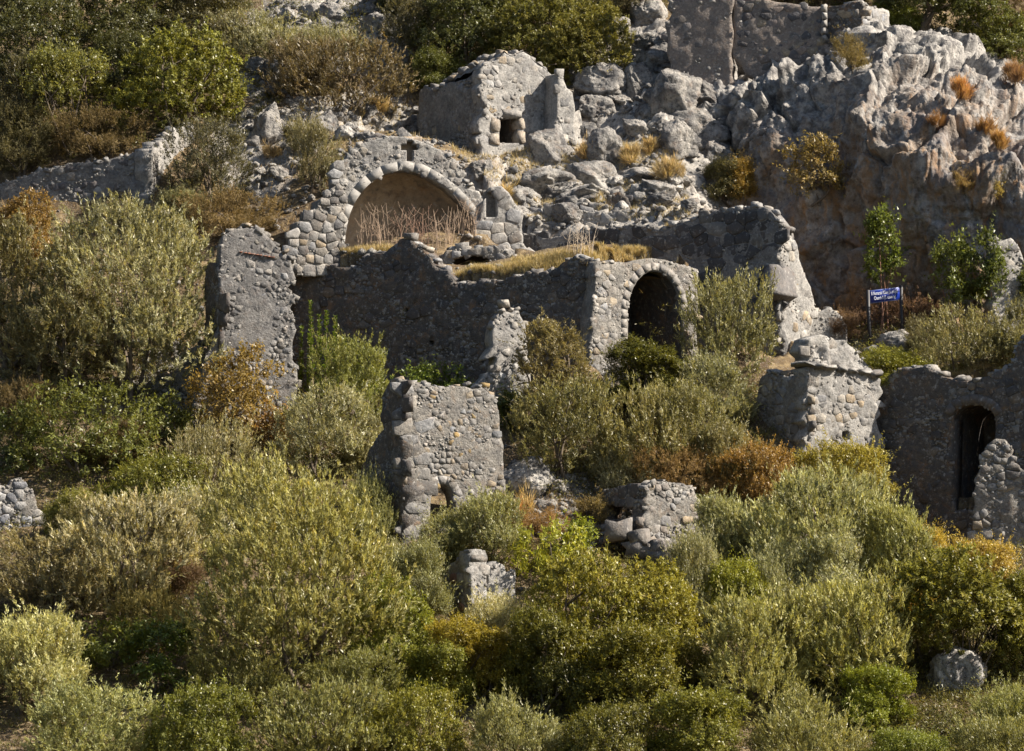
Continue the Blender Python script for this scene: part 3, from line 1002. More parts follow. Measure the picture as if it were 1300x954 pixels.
coping(t, W, W.px([(282, 296), (300, 290), (318, 288), (334, 295), (346, 306), (370, 327)]), (0.2, 0.45), 0.7, darker(PAL_GREY, .8), 21)
# thin red brick course near the top
rr = np.random.default_rng(5)
for k in range(9):
    q0 = W.px([(306 + k * 5.0, 320.5 + k * 0.8)])[0]
    b = link("brick", STONES[k % 5], t, (0.36, 0.15, 0.09))
    b.matrix_basis = Matrix.Translation(Vector(W.w(q0[0], q0[1], -0.06))) @ Matrix(((W.d[0], -W.n[0], 0), (W.d[1], -W.n[1], 0), (0, 0, 1))).to_4x4() @ Matrix.Diagonal((0.13, 0.24, 0.05, 1))
WS = Wall(255, 3.3, 280, 2.05)
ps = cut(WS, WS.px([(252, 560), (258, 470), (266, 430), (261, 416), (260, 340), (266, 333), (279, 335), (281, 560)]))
slab("side_wall", WS, rough_poly(ps, 0.03, 0.3, 9), 0.6, M_MORTAR_SHADE, t, [], 0.1, 0.05, 22)
masonry(t, WS, ps, [], (0.5, 0.9), (0.5, 0.75), 0.95, (0.03, 0.09), PAL_SHADE, 30, 23, 0.04)
settle(t)

# ------------------------------------------------------------------ ruin: long dark wall of the nave, and its arched chamber
W = Wall(372, 10.4, 768, 4.5)
t = ruin("nave_wall", "long dark rubble wall running between the tall grey tower and the arched chamber", "wall", W, (560, 495))
tp = [(372, 345), (390, 340), (405, 335), (425, 339), (451, 340), (461, 327), (480, 322), (503, 318), (506, 305), (516, 302), (533, 313), (546, 327), (562, 343), (577, 360), (600, 360), (628, 358), (655, 352), (682, 347), (706, 342), (714, 333), (728, 328), (748, 329), (757, 332)]
poly = W.px([(757, 560), (372, 560)] + tp)
holes = [W.px([(470, 448), (476, 448), (476, 456), (470, 456)]), W.px([(513, 391), (518, 391), (518, 398), (513, 398)]), W.px([(545, 430), (551, 430), (551, 438), (545, 438)])]
slab("wall_core", W, rough_poly(poly, 0.05, 0.35, 31), 0.9, M_MORTAR_SHADE, t, holes, 0.11, 0.10, 31)
masonry(t, W, W.px([(765, 500), (374, 520)] + tp), holes, (0.24, 0.52), (0.18, 0.36), 0.75, (-0.02, 0.07), PAL_SHADE, 285, 31, 0.25)
coping(t, W, W.px(tp), (0.22, 0.5), 0.7, ((GREY, 4), (DARKS, 3), (PALE, 1)), 31, 0.9)
forecourt(W, -0.3, 11.6, 4.2, (570, 492))
settle(t)

W = Wall(757, 4.4, 884, 6.9)
t = ruin("arched_chamber", "vaulted stone chamber with a tall dark arched opening, right of the long dark wall", "ruin", W, (780, 505))
hole_px = [(797, 560), (797, 400)] + arc_px(831, 400, 34, 56, 175, 5, 12) + [(866, 400), (872, 560)]
hole = W.px(hole_px)
top = [(757, 331), (775, 333), (796, 334), (815, 329), (835, 329), (855, 334), (870, 338), (886, 342)]
poly = W.px([(884, 560), (752, 560), (748, 470), (752, 400), (756, 370)] + top)
slab("front_wall", W, rough_poly(poly, 0.03, 0.3, 41), 0.7, M_MORTAR, t, [hole], 0.09, 0.06, 41)
masonry(t, W, W.px([(880, 500), (754, 520), (752, 440), (757, 372), (757, 336), (800, 336), (860, 340), (884, 345)]), [hole, W.px([(787, 520), (787, 400)] + arc_px(831, 400, 45, 68, 178, 2) + [(880, 520)])], (0.24, 0.5), (0.16, 0.32), 0.9, (0.0, 0.13), ((GREY, 5), (PALE, 3), (TAN, 2)), 100, 41, 0.2)
coping(t, W, W.px([(757, 332), (778, 333), (798, 335)]), (0.2, 0.35), 0.5, PAL_GREY, 41)
voussoirs(t, W, W.px([(796, 440)] + arc_px(831, 400, 35, 57, 178, 2, 14)), 0.27, 0.45, 0.02, (0.31, 0.29, 0.265), 17, 41)
lin = W.px([(797, 540), (797, 400)] + arc_px(831, 400, 34, 56, 172, 8, 12) + [(865, 400), (871, 540)])
passage("vault_lining", W, lin, 3.0, M_MORTAR_SHADE, t)
# squared blocks on the inner right wall
WR = Wall.__new__(Wall)
a = W.w(lin[-1, 0] - 0.06, 0)[:2]; WR.d = W.n.copy(); WR.o = a - W.n * 2.9; WR.n = -W.d; WR.len = 2.9
zb, zt = lin[:, 1].min() + 0.3, lin[-2, 1] + 0.8
masonry(t, WR, np.array([(0.05, zb), (2.8, zb), (2.8, zt), (0.05, zt)]), [], (0.4, 0.6), (0.35, 0.45), 1.0, (0.03, 0.07), (((0.33, 0.24, 0.16), 3), (TAN, 1), ((0.25, 0.19, 0.14), 2)), 60, 43, 0.02)
carve(W.o, W.d, lin[:, 0].min() - 0.3, lin[:, 0].max() + 0.2, -0.6, 3.2, zb - 0.5)
forecourt(W, 0.2, W.len, 1.6, (820, 508))
# earth-covered roof of the vault
q = W.px(top)
ROOF = (q[:, 0].copy(), q[:, 1].copy())
sg = np.linspace(q[0, 0] - 0.2, q[-1, 0] + 0.5, 16); eg = np.linspace(-0.4, -4.2, 18)
S, E = np.meshgrid(sg, eg)
zr = np.interp(S, q[:, 0], q[:, 1]) - 0.10 + 0.10 * (-E) / 4
P = W.w(S, zr, E).reshape(-1, 3); P[:, 2] += 0.05 * fbm(P * 2, 3, 3)
P2 = P.copy(); P2[:, 2] -= 0.5
idx = np.arange(16 * 18).reshape(18, 16)
Fq = np.stack([idx[:-1, :-1], idx[:-1, 1:], idx[1:, 1:], idx[1:, :-1]], -1).reshape(-1, 4)
link("roof", mesh("roof", np.concatenate([P, P2]), np.concatenate([Fq, Fq[:, ::-1] + 288]), M_GROUND, False, {"rock": np.zeros(576)}), t)
settle(t)

# ------------------------------------------------------------------ ruin: upper wall that ends in a moulded corner
W = Wall(636, 12.4, 992, 7.3)
t = ruin("nave_wall", "upper rubble wall with dark pitted stones, ending at a moulded corner block", "wall", W, (930, 440))
tp = [(636, 330), (645, 312), (662, 300), (675, 296), (690, 303), (715, 300), (740, 297), (757, 293), (785, 290), (800, 284), (814, 288), (838, 292), (852, 286), (864, 283), (885, 277), (908, 267), (930, 264), (955, 260), (974, 264), (984, 275), (993, 287)]
poly = W.px([(993, 500), (880, 500), (860, 420), (800, 380), (636, 350)] + tp)
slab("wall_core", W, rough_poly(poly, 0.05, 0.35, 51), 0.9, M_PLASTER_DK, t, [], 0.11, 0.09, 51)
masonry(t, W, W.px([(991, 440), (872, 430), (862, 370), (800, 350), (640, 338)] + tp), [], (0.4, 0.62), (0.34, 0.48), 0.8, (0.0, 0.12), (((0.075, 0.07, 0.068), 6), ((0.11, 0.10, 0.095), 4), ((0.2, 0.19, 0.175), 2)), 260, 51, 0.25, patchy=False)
coping(t, W, W.px(tp), (0.22, 0.45), 0.7, ((GREY, 5), (PALE, 2), (DARKS, 2)), 51)
WE = Wall(992, 7.28, 1036, 8.9)
pe = WE.px([(992, 520), (992, 288), (1000, 292), (1012, 312), (1014, 330), (1022, 352), (1032, 375), (1034, 400), (1026, 440), (1024, 520)])
slab("end_wall", WE, rough_poly(pe, 0.03, 0.3, 52), 0.8, M_PLASTER, t, [], 0.09, 0.06, 52)
masonry(t, WE, pe, [], (0.24, 0.45), (0.2, 0.4), 0.5, (-0.01, 0.08), ((PALE, 4), (GREY, 3), (TAN, 3)), 70, 52, 0.15)
forecourt(W, 7.2, W.len + 0.2, 1.5, (940, 470))
forecourt(W, 0.3, 7.0, 1.6, (760, 322))
# moulded capital at the corner: stacked, stepping-out slabs
zz = WE.px([(994, 345), (994, 382)])
zt, zb = zz[0, 1], zz[1, 1]
prof = [(-0.22, -0.05), (0.0, 0.18), (0.72, 0.24), (0.73, 0.29), (0.86, 0.29), (0.88, 0.22), (1.0, 0.04)]
V, Fc = [], []
for (f, e) in prof:
    z = zt + (zb - zt) * f
    for (s, ee) in ((-0.42 - e, -0.3), (-0.42 - e, e), (0.55 + 0.3 * e, e), (0.55 + 0.3 * e, -0.3)):
        V.append(WE.w(s, z, ee))
for k in range(len(prof) - 1):
    for j in range(4):
        a = k * 4 + j; b2 = k * 4 + (j + 1) % 4
        Fc.append((a, b2, b2 + 4, a + 4))
Fc.append((0, 3, 2, 1)); m = (len(prof) - 1) * 4; Fc.append((m, m + 1, m + 2, m + 3))
link("cornice_block", mesh("cornice_block", np.array(V), np.array(Fc), M_STONE), t, (0.19, 0.178, 0.17))
settle(t)

# low wall just behind the corner
W = Wall(1016, 9.4, 1078, 9.9)
t = ruin("low_wall", "low broken plastered wall with stones along its top, behind the moulded corner", "wall", W, (1045, 440))
tp = [(1016, 392), (1030, 395), (1042, 396), (1052, 390), (1064, 398), (1074, 408)]
slab("wall_core", W, rough_poly(W.px([(1078, 470), (1014, 470)] + tp), 0.04, 0.3, 61), 0.6, M_PLASTER, t, [], 0.1, 0.05, 61)
coping(t, W, W.px(tp), (0.2, 0.4), 0.5, PAL_GREY, 61)
settle(t)

# ------------------------------------------------------------------ ruin: the apse with its great arch
W = Wall(418, 10.0, 665, 11.5)
t = ruin("apse_ruin", "ruined church apse with a wide round arch and a cross-shaped opening above it", "ruin", W, (525, 318))
inner = [(437, 335), (437, 318), (439, 295), (443, 275), (450, 258), (460, 243), (473, 230), (489, 221), (503, 217), (518, 216.5), (533, 220), (549, 228), (566, 239), (583, 255), (595, 269), (603, 283), (609, 297), (612, 312), (613, 335)]
outer = [(632, 345), (630, 300), (616, 287), (614, 256), (608, 243), (598, 241), (590, 232), (586, 213), (578, 203), (562, 193), (545, 184), (529, 178), (513, 174), (494, 173), (478, 177), (464, 181), (453, 184), (441, 196), (437, 215), (437, 240), (430, 262), (420, 300), (416, 345)]
poly = W.px(inner + outer)
cross = [W.px([(516, 178.5), (524.5, 178.5), (524.5, 183.5), (531, 183.5), (531, 191), (524.5, 191), (524.5, 205), (516, 205), (516, 191), (509, 191), (509, 183.5), (516, 183.5)])]
slab("arch_wall", W, poly, 0.75, M_PLASTER, t, cross, 0.06, 0.05, 71)
# the cross is a recess: its back and the dark inside
cb = W.px([(500, 172), (538, 172), (538, 208), (500, 208)])
slab("cross_recess", Wallo(W, -0.35), cb, 0.2, M_PLASTER_BR, t, [], 0.1, 0.02, 72)
path = W.px(inner[1:-1])
voussoirs(t, W, path, 0.34, 0.5, 0.012, (0.43, 0.42, 0.40), 15, 71, mat=M_DRESSED)
masonry(t, W, poly, [W.px([(504, 172), (535, 172), (535, 208), (504, 208)]), W.px([(425, 345), (426, 300), (432, 262), (442, 236), (465, 212), (500, 200), (530, 203), (562, 217), (595, 245), (613, 270), (624, 300), (626, 345)])], (0.2, 0.42), (0.16, 0.28), 0.72, (-0.02, 0.05), ((GREY, 5), (PALE, 4), (DARKS, 0.7)), 150, 71, 0.15)
coping(t, W, W.px([(441, 197), (454, 184), (478, 176), (503, 172)]), (0.18, 0.3), 0.6, PAL_GREY, 70)
coping(t, W, W.px([(535, 180), (562, 192), (586, 212), (592, 234), (610, 243)]), (0.18, 0.36), 0.6, PAL_GREY, 71)
# half dome behind the arch
ip = W.px(inner); zb = ip[0, 1]; c0 = np.array([(ip[0, 0] + ip[-1, 0]) / 2, zb])
rad = ip - c0
nphi = 16; depth = 1.7
V, F = [], []
dense = np.stack([np.interp(np.linspace(0, 1, 49), np.linspace(0, 1, len(rad)), rad[:, k]) for k in (0, 1)], -1)
for k in range(nphi + 1):
    ph = k / nphi * math.pi / 2
    pts = dense * 1.01 * math.cos(ph) + c0
    pts[:, 1] = np.maximum(pts[:, 1], zb - 0.01)
    V.append(W.w(pts[:, 0], pts[:, 1], -0.55 - depth * math.sin(ph)))
V = np.concatenate(V); nd = len(dense)
nrm_c = W.w(c0[0], c0[1], -0.55)
dirv = V - nrm_c; dirv /= np.linalg.norm(dirv, axis=1, keepdims=True) + 1e-9
V = V + dirv * (0.05 * fbm(V * 1.4, 3, 4) + 0.02 * fbm(V * np.array([3, 3, 9.0]), 2, 8) + 0.02 * np.sign(np.sin(V[:, 2] * 2 * math.pi / 0.33)))[:, None]
Vo = V + dirv * 0.35
for k in range(nphi):
    for j in range(nd - 1):
        a = k * nd + j
        F.append((a, a + nd, a + nd + 1, a + 1))
F = np.array(F)
F = np.concatenate([F, F[:, ::-1] + len(V)])
link("half_dome", mesh("half_dome", np.concatenate([V, Vo]), F, M_PLASTER_BR, True), t)
carve(W.o, W.d, ip[:, 0].min() - 0.5, ip[:, 0].max() + 0.5, 0.15, 3.0, zb + 0.05)
# stepping pier on the left, stub pier on the right
WP = Wall(370, 9.4, 440, 10.1)
pl = WP.px([(370, 350), (371, 300), (376, 282), (388, 280), (390, 268), (402, 266), (404, 254), (418, 250), (420, 240), (426, 236), (427, 206), (440, 202), (440, 250), (434, 285), (434, 350)])
slab("pier", WP, rough_poly(pl, 0.03, 0.25, 75), 0.9, M_MORTAR, t, [], 0.08, 0.06, 75)
masonry(t, WP, WP.px([(370, 345), (371, 300), (376, 280), (390, 266), (404, 252), (420, 238), (427, 204), (440, 202), (440, 250), (436, 345)]), [], (0.26, 0.50), (0.20, 0.36), 0.96, (0.0, 0.2), ((GREY, 5), (PALE, 3), (DARKS, 4), (TAN, 1)), 120, 76, 0.05)
WL = Wall(366, 10.6, 372, 9.4)
masonry(t, WL, WL.px([(366, 345), (367, 300), (371, 300), (372, 345)]), [], (0.4, 0.6), (0.3, 0.45), 0.9, (0.0, 0.1), ((DARKS, 1),), 12, 77, 0.05)
WP2 = Wall(613, 11.05, 668, 11.35)
pp2 = WP2.px([(612, 345), (612, 258), (622, 238), (636, 236), (650, 252), (663, 268), (664, 310), (658, 345)])
slab("pier", WP2, rough_poly(pp2, 0.04, 0.3, 73), 0.7, M_PLASTER, t, [WP2.px([(617, 243), (630, 243), (631, 276), (617, 276)])], 0.08, 0.06, 73)
slab("pier_recess", Wallo(WP2, -0.35), WP2.px([(614, 240), (634, 240), (634, 279), (614, 279)]), 0.2, M_MORTAR, t, [], 0.1, 0.02, 74)
masonry(t, WP2, pp2, [WP2.px([(616, 241), (631, 241), (632, 278), (616, 278)])], (0.3, 0.55), (0.25, 0.45), 0.9, (0.0, 0.14), ((GREY, 3), (PALE, 4), (TAN, 0.6), (DARKS, 1)), 45, 74, 0.08, patchy=False)
settle(t)

# small collapsed vault in front of the apse
W = Wall(560, 8.9, 664, 8.5)
t = ruin("small_vault", "low collapsed vault with a dark triangular mouth, in front of the great arch", "ruin", W, (605, 346))
hole = W.px([(573, 356), (574, 330), (590, 324), (612, 325), (626, 332), (637, 346), (640, 356)])
tp = [(558, 330), (566, 321), (580, 316), (600, 316), (622, 314), (640, 318), (652, 326), (666, 330)]
slab("vault_front", W, rough_poly(W.px([(666, 365), (556, 365)] + tp), 0.03, 0.25, 81), 0.6, M_MORTAR, t, [hole], 0.07, 0.06, 81)
masonry(t, W, W.px([(664, 345), (640, 340), (628, 328), (612, 322), (590, 321), (574, 326), (560, 340)] + tp), [hole], (0.22, 0.5), (0.14, 0.24), 0.95, (0.0, 0.2), ((PALE, 4), (GREY, 4), (TAN, 1)), 60, 81, 0.2)
coping(t, W, W.px(tp), (0.3, 0.6), 0.8, PAL_GREY, 81)
passage("vault_lining", W, W.px([(573, 356), (574, 330), (590, 324), (612, 325), (626, 332), (637, 346), (640, 356)]), 1.6, M_PLASTER_BR, t)
carve(W.o, W.d, hole[:, 0].min() - 0.2, hole[:, 0].max() + 0.2, 0.1, 1.9, hole[:, 1].min() - 0.1)
settle(t)

# white rubble pier before the long wall
W = Wall(596, 3.0, 686, 4.0)
t = ruin("rubble_pier", "bright white stump of rubble masonry against the long dark wall", "ruin", W, (645, 490))
pw = W.px([(606, 520), (610, 486), (620, 470), (616, 455), (626, 440), (625, 422), (630, 406), (640, 395), (650, 398), (657, 392), (663, 406), (667, 424), (670, 446), (674, 520)])
hole = W.px([(618, 456), (630, 452), (626, 474), (620, 476)])
slab("wall_core", W, rough_poly(pw, 0.05, 0.25, 91), 0.7, M_PLASTER, t, [hole], 0.09, 0.08, 91)
masonry(t, W, pw, [hole], (0.2, 0.45), (0.15, 0.32), 0.85, (0.0, 0.14), ((PALE, 6), ((0.6, 0.58, 0.54), 4), (GREY, 2)), 70, 91, 0.25)
coping(t, W, W.px([(628, 420), (631, 404), (640, 391), (656, 390), (665, 404)]), (0.25, 0.45), 0.5, ((PALE, 1),), 91)
settle(t)

# ------------------------------------------------------------------ the little gabled hut
W = Wall(612, 17.0, 712, 19.0)
t = ruin("stone_hut", "small roofed stone hut with a square dark doorway, on the slope above the great arch", "hut", W, (625, 205))
door = W.px([(634, 182), (634, 150), (658, 150), (658, 182)])
top = [(611, 88), (617, 79), (630, 77), (640, 67), (652, 70), (664, 66), (676, 73), (684, 82), (694, 90), (704, 99), (713, 104)]
poly = W.px([(713, 240), (609, 240)] + top)
slab("front_wall", W, rough_poly(poly, 0.06, 0.25, 101), 0.6, M_PLASTER, t, [door], 0.08, 0.06, 101)
masonry(t, W, W.px([(712, 215), (610, 215)] + top), [W.px([(631, 186), (631, 142), (668, 142), (668, 186)])], (0.22, 0.48), (0.16, 0.32), 0.72, (-0.02, 0.06), ((GREY, 4), (PALE, 5), (TAN, 1)), 170, 101, 0.15)
r = np.random.default_rng(9)
q = W.px([(632, 150), (668, 140)]); place_stone(t, W, q[:, 0].mean(), q[:, 1].mean(), 1.15, 0.33, 0.45, 0.10, PALE, r, 0.01)
for (u0, v0, u1, v1) in ((657, 150, 667, 166), (657, 166, 668, 184), (622, 150, 634, 168), (621, 168, 634, 186)):
    q = W.px([(u0, v0), (u1, v1)]); place_stone(t, W, q[:, 0].mean(), q[:, 1].mean(), abs(q[1, 0] - q[0, 0]), abs(q[1, 1] - q[0, 1]), 0.5, 0.06, (0.42, 0.36, 0.29), r, 0.01)
passage("doorway_lining", W, W.px([(634, 184), (634, 150), (646, 149.5), (658, 150), (658, 184)]), 2.2, M_MORTAR_SHADE, t, wall=0.15)
carve(W.o, W.d, door[:, 0].min() - 0.2, door[:, 0].max() + 0.2, -0.1, 2.5, door[:, 1].min() - 0.1)
WS = Wall(532, 20.6, 612, 17.02)
ps = cut(WS, WS.px([(612, 240), (530, 240), (531, 150), (532, 116), (540, 110), (556, 113), (573, 104), (592, 100), (612, 92)]))
slab("side_wall", WS, rough_poly(ps, 0.03, 0.3, 102), 0.6, M_MORTAR, t, [], 0.1, 0.08, 102)
masonry(t, WS, WS.px([(610, 205), (533, 190), (534, 116), (573, 108), (610, 97)]), [], (0.25, 0.5), (0.18, 0.34), 0.72, (-0.02, 0.08), ((GREY, 5), (DARKS, 2), (TAN, 1.5)), 110, 102, 0.2)
# vaulted rubble roof
g = W.px(top); back_d = -W.n; L = 4.4
gs = np.linspace(g[0, 0] - 0.02, g[-1, 0] + 0.0, 26); es = np.linspace(0.02, -L, 24)
S, E = np.meshgrid(gs, es)
zr = np.interp(S, g[:, 0], g[:, 1]) + 0.02
zr = zr - 0.06 * (-E) - 0.45 * np.clip((-E - 1.2), 0, 9) * np.exp(-((S - gs[4]) / 1.0) ** 2) * 0.4
P = W.w(S, zr, E).reshape(-1, 3)
P[:, 2] += 0.26 * fbm(P * 1.6, 4, 13, 0.6, True) - 0.12
P2 = P.copy(); P2[:, 2] -= 0.4
idx = np.arange(26 * 24).reshape(24, 26)
Fq = np.stack([idx[:-1, :-1], idx[:-1, 1:], idx[1:, 1:], idx[1:, :-1]], -1).reshape(-1, 4)
rf = link("roof", mesh("roof", np.concatenate([P, P2]), np.concatenate([Fq, Fq[:, ::-1] + len(P)]), M_MORTAR), t)
for k in range(120):
    s_, e_ = r.uniform(gs[0], gs[-1]), -r.uniform(0.0, L)
    z_ = np.interp(s_, g[:, 0], g[:, 1]) - 0.06 * -e_ - 0.18 * max(0, -e_ - 1.2) * math.exp(-(s_ - gs[4]) ** 2)
    w_ = r.uniform(0.2, 0.42)
    place_stone(t, W, s_, z_ + 0.05, w_, w_ * 0.7, 0.35, e_, tones(r, PAL_GREY), r, 0.4)
# buttress at the right corner
WB = Wall(703, 17.7, 729, 18.2)
pb = WB.px([(700, 220), (707, 150), (708, 93), (714, 92), (719, 112), (727, 118), (730, 150), (732, 220)])
slab("buttress", WB, rough_poly(pb, 0.02, 0.3, 103), 1.3, M_PLASTER, t, [], 0.09, 0.05, 103)
masonry(t, WB, pb, [], (0.3, 0.5), (0.25, 0.42), 0.75, (0.0, 0.06), ((GREY, 3), (PALE, 4)), 40, 103, 0.08)
settle(t)

# ------------------------------------------------------------------ terrace wall right of the apse
W = Wall(648, 14.4, 798, 13.2)
t = ruin("terrace_wall", "low dark retaining wall on the rocky slope right of the great arch", "wall", W, (720, 272))
tp = [(648, 250), (662, 243), (690, 240), (715, 244), (740, 240), (765, 246), (785, 243), (798, 252)]
slab("wall_core", W, rough_poly(W.px([(800, 310), (646, 310)] + tp), 0.05, 0.3, 111), 0.6, M_MORTAR_SHADE, t, [], 0.1, 0.09, 111)
masonry(t, W, W.px([(798, 272), (650, 276)] + tp), [], (0.25, 0.5), (0.18, 0.3), 0.8, (-0.02, 0.09), PAL_SHADE, 90, 111, 0.2)
coping(t, W, W.px(tp), (0.3, 0.6), 0.8, ((GREY, 3), (PALE, 4)), 111)
settle(t)

W = Wall(662, 12.9, 806, 12.0)
t = ruin("low_wall", "low row of pale squared blocks under the dark terrace wall", "wall", W, (735, 292))
tp = [(662, 276), (680, 268), (705, 266), (722, 272), (748, 269), (775, 273), (806, 270)]
slab("wall_core", W, rough_poly(W.px([(806, 310), (662, 310)] + tp), 0.06, 0.3, 115), 0.6, M_PLASTER, t, [], 0.1, 0.08, 115)
masonry(t, W, W.px([(806, 296), (664, 298)] + tp), [], (0.4, 0.8), (0.28, 0.42), 0.95, (0.0, 0.14), ((GREY, 4), (PALE, 5)), 60, 115, 0.05)
coping(t, W, W.px(tp), (0.4, 0.7), 0.8, ((PALE, 4), (GREY, 3)), 115)
settle(t)

# ------------------------------------------------------------------ long wall on the left flank
W = Wall(-30, 15.8, 192, 14.6)
t = ruin("boundary_wall", "long pitted grey wall climbing the left hillside below the green trees", "wall", W, (90, 268))
tp = [(-30, 240), (0, 234), (30, 226), (46, 217), (75, 213), (104, 207), (130, 205), (150, 199), (170, 194), (190, 188)]
poly = W.px([(192, 330), (-30, 330)] + tp)
slab("wall_core", W, rough_poly(poly, 0.04, 0.35, 121), 0.8, M_PLASTER_DK, t, [], 0.11, 0.08, 121)
masonry(t, W, W.px([(190, 285), (-10, 285)] + tp[1:]), [], (0.2, 0.42), (0.18, 0.32), 0.42, (-0.03, 0.05), (((0.15, 0.14, 0.145), 6), (GREY, 2)), 180, 121, 0.3)
coping(t, W, W.px(tp), (0.2, 0.45), 0.6, ((PALE, 4), (GREY, 4)), 121, 1.1)
WE = Wall(192, 14.55, 256, 18.6)
pe = WE.px([(192, 330), (192, 189), (203, 186), (212, 178), (222, 168), (240, 160), (250, 160), (256, 200), (256, 300)])
slab("end_wall", WE, rough_poly(pe, 0.05, 0.3, 122), 0.7, M_PLASTER, t, [], 0.11, 0.08, 122)
masonry(t, WE, WE.px([(194, 290), (193, 190), (212, 180), (222, 170), (250, 162), (254, 290)]), [], (0.25, 0.5), (0.2, 0.35), 0.6, (-0.02, 0.1), ((PALE, 6), (GREY, 4)), 70, 122, 0.2)
coping(t, WE, WE.px([(194, 189), (212, 178), (222, 168), (250, 159)]), (0.3, 0.5), 0.6, ((PALE, 4), (GREY, 2)), 122)
settle(t)

# ------------------------------------------------------------------ fortress wall on the cliff
W = Wall(846, 20.6, 1048, 19.5)
t = ruin("fortress_wall", "large weathered fortress wall standing on top of the cliff", "wall", W, (960, 100))
split = 930
slab("plastered_wall", W, rough_poly(W.px([(847, 125), (848, -60), (931, -60), (931, 135)]), 0.06, 0.4, 131), 0.8, M_PLASTER_TAN, t, [], 0.12, 0.06, 131)
tp = [(931, -12), (960, -3), (985, 2), (1010, 5), (1030, 8), (1048, 8)]
pm = W.px([(1048, 135), (985, 125), (931, 75)] + tp)
W2 = Wallo(W, -0.12)
slab("rubble_wall", W2, rough_poly(pm, 0.04, 0.35, 132), 0.9, M_PLASTER_TAN, t, [], 0.11, 0.09, 132)
masonry(t, W2, W.px([(1046, 110), (990, 105), (934, 62)] + tp), [], (0.3, 0.65), (0.2, 0.36), 0.75, (-0.02, 0.07), (((0.12, 0.115, 0.12), 4), (DARKS, 3), ((0.30, 0.24, 0.2), 2), (TAN, 1)), 170, 132, 0.15, patchy=False)
masonry(t, W, W.px([(930, 58), (848, 58), (848, -5), (930, -5)]), [], (0.3, 0.6), (0.25, 0.4), 0.55, (-0.04, 0.02), (((0.21, 0.19, 0.175), 3), ((0.15, 0.14, 0.135), 2), ((0.34, 0.29, 0.25), 2)), 110, 133, 0.15)
q = W.px([(1046, 6), (1046, 55)])
for k in range(5):
    z0 = q[0, 1] + (q[1, 1] - q[0, 1]) * (k + 0.5) / 5
    place_stone(t, W, q[0, 0] + 0.02, z0, 0.22, 0.30, 0.5, 0.22, PALE, r, 0.02)
WB = Wall(1050, 19.6, 1094, 19.0)
pb = WB.px([(1050, 110), (1050, 8), (1075, 5), (1094, 2), (1094, 110)])
slab("wall_block", WB, rough_poly(pb, 0.03, 0.3, 134), 0.9, M_MORTAR_SHADE, t, [], 0.1, 0.07, 134)
masonry(t, WB, WB.px([(1051, 62), (1051, 10), (1093, 5), (1093, 62)]), [], (0.4, 0.7), (0.2, 0.32), 0.85, (-0.01, 0.07), (((0.30, 0.25, 0.22), 4), (DARKS, 3), (TAN, 1)), 60, 134, 0.08)
WE = Wall(1094, 18.98, 1131, 20.4)
pe = WE.px([(1093, 110), (1094, 0), (1104, 8), (1116, 12), (1128, 14), (1130, 60), (1131, 110)])
slab("end_wall", WE, rough_poly(pe, 0.03, 0.3, 135), 0.9, M_PLASTER, t, [], 0.1, 0.06, 135)
masonry(t, WE, pe, [], (0.35, 0.6), (0.25, 0.4), 0.9, (-0.01, 0.1), (((0.36, 0.36, 0.365), 5), (PALE, 3), (TAN, 1)), 50, 135, 0.06)
settle(t)

# ------------------------------------------------------------------ ruins on the right
W = Wall(1026, 1.1, 1120, 2.6)
t = ruin("house_ruin", "broken house corner with a stone ledge and a bright textured front, below the blue sign", "ruin", W, (1070, 580))
low = [(1118, 640), (1024, 640), (1020, 560), (1024, 500), (1022, 470)]
poly = W.px(low + [(1024, 466), (1040, 458), (1060, 466), (1075, 461), (1092, 470), (1106, 468), (1118, 482)])
hole = W.px([(1068, 548), (1078, 547), (1079, 558), (1070, 560)])
slot = W.px([(1040, 512), (1050, 500), (1061, 508), (1057, 530), (1062, 560), (1056, 578), (1046, 574), (1050, 548), (1043, 530)])
slab("front_wall", W, rough_poly(poly, 0.07, 0.22, 141), 0.8, M_PLASTER, t, [hole], 0.08, 0.09, 141)
masonry(t, W, poly, [hole, W.px([(1020, 480), (1020, 455), (1120, 465), (1120, 478)])], (0.2, 0.42), (0.15, 0.3), 0.8, (-0.02, 0.10), darker(((GREY, 4), (PALE, 5), (TAN, 1.5)), .85), 150, 141, 0.25)
slab("slot_back", Wallo(W, -0.5), W.px([(1040, 500), (1084, 500), (1084, 580), (1040, 580)]), 0.2, M_MORTAR_SHADE, t, [], 0.15, 0.03, 142)
q = W.px([(1018, 462), (1118, 478)])
for k in range(7):       # projecting ledge slabs
    s = q[0, 0] + (q[1, 0] - q[0, 0]) * (k + 0.5) / 7
    z = W.px([(1026 + 90 * (k + 0.5) / 7, 462 + 14 * (k + 0.5) / 7)])[0, 1]
    place_stone(t, W, s, z, (q[1, 0] - q[0, 0]) / 7 * r.uniform(.8, 1.3), r.uniform(.14, .26), 0.9, r.uniform(.05, .26), tones(r, ((GREY, 1), (PALE, 1))), r, 0.12)
WU = Wall(1022, 1.9, 1104, 3.3)
pu = WU.px([(1112, 478), (1022, 470), (1021, 445), (1026, 430), (1040, 425), (1058, 432), (1076, 438), (1094, 454), (1108, 470)])
slab("upper_wall", WU, rough_poly(pu, 0.10, 0.25, 143), 0.9, M_PLASTER, t, [], 0.09, 0.22, 143)
masonry(t, WU, pu, [], (0.3, 0.6), (0.2, 0.4), 0.55, (-0.05, 0.12), ((PALE, 4), (GREY, 5)), 40, 143, 0.25)
WS = Wall(950, 3.6, 1026, 1.08)
ps = cut(WS, WS.px([(1026, 640), (950, 640), (953, 570), (958, 520), (966, 480), (974, 474), (990, 476), (1002, 484), (1012, 476), (1022, 468), (1026, 468)]))
slab("side_wall", WS, rough_poly(ps, 0.05, 0.3, 144), 0.8, M_MORTAR, t, [], 0.1, 0.10, 144)
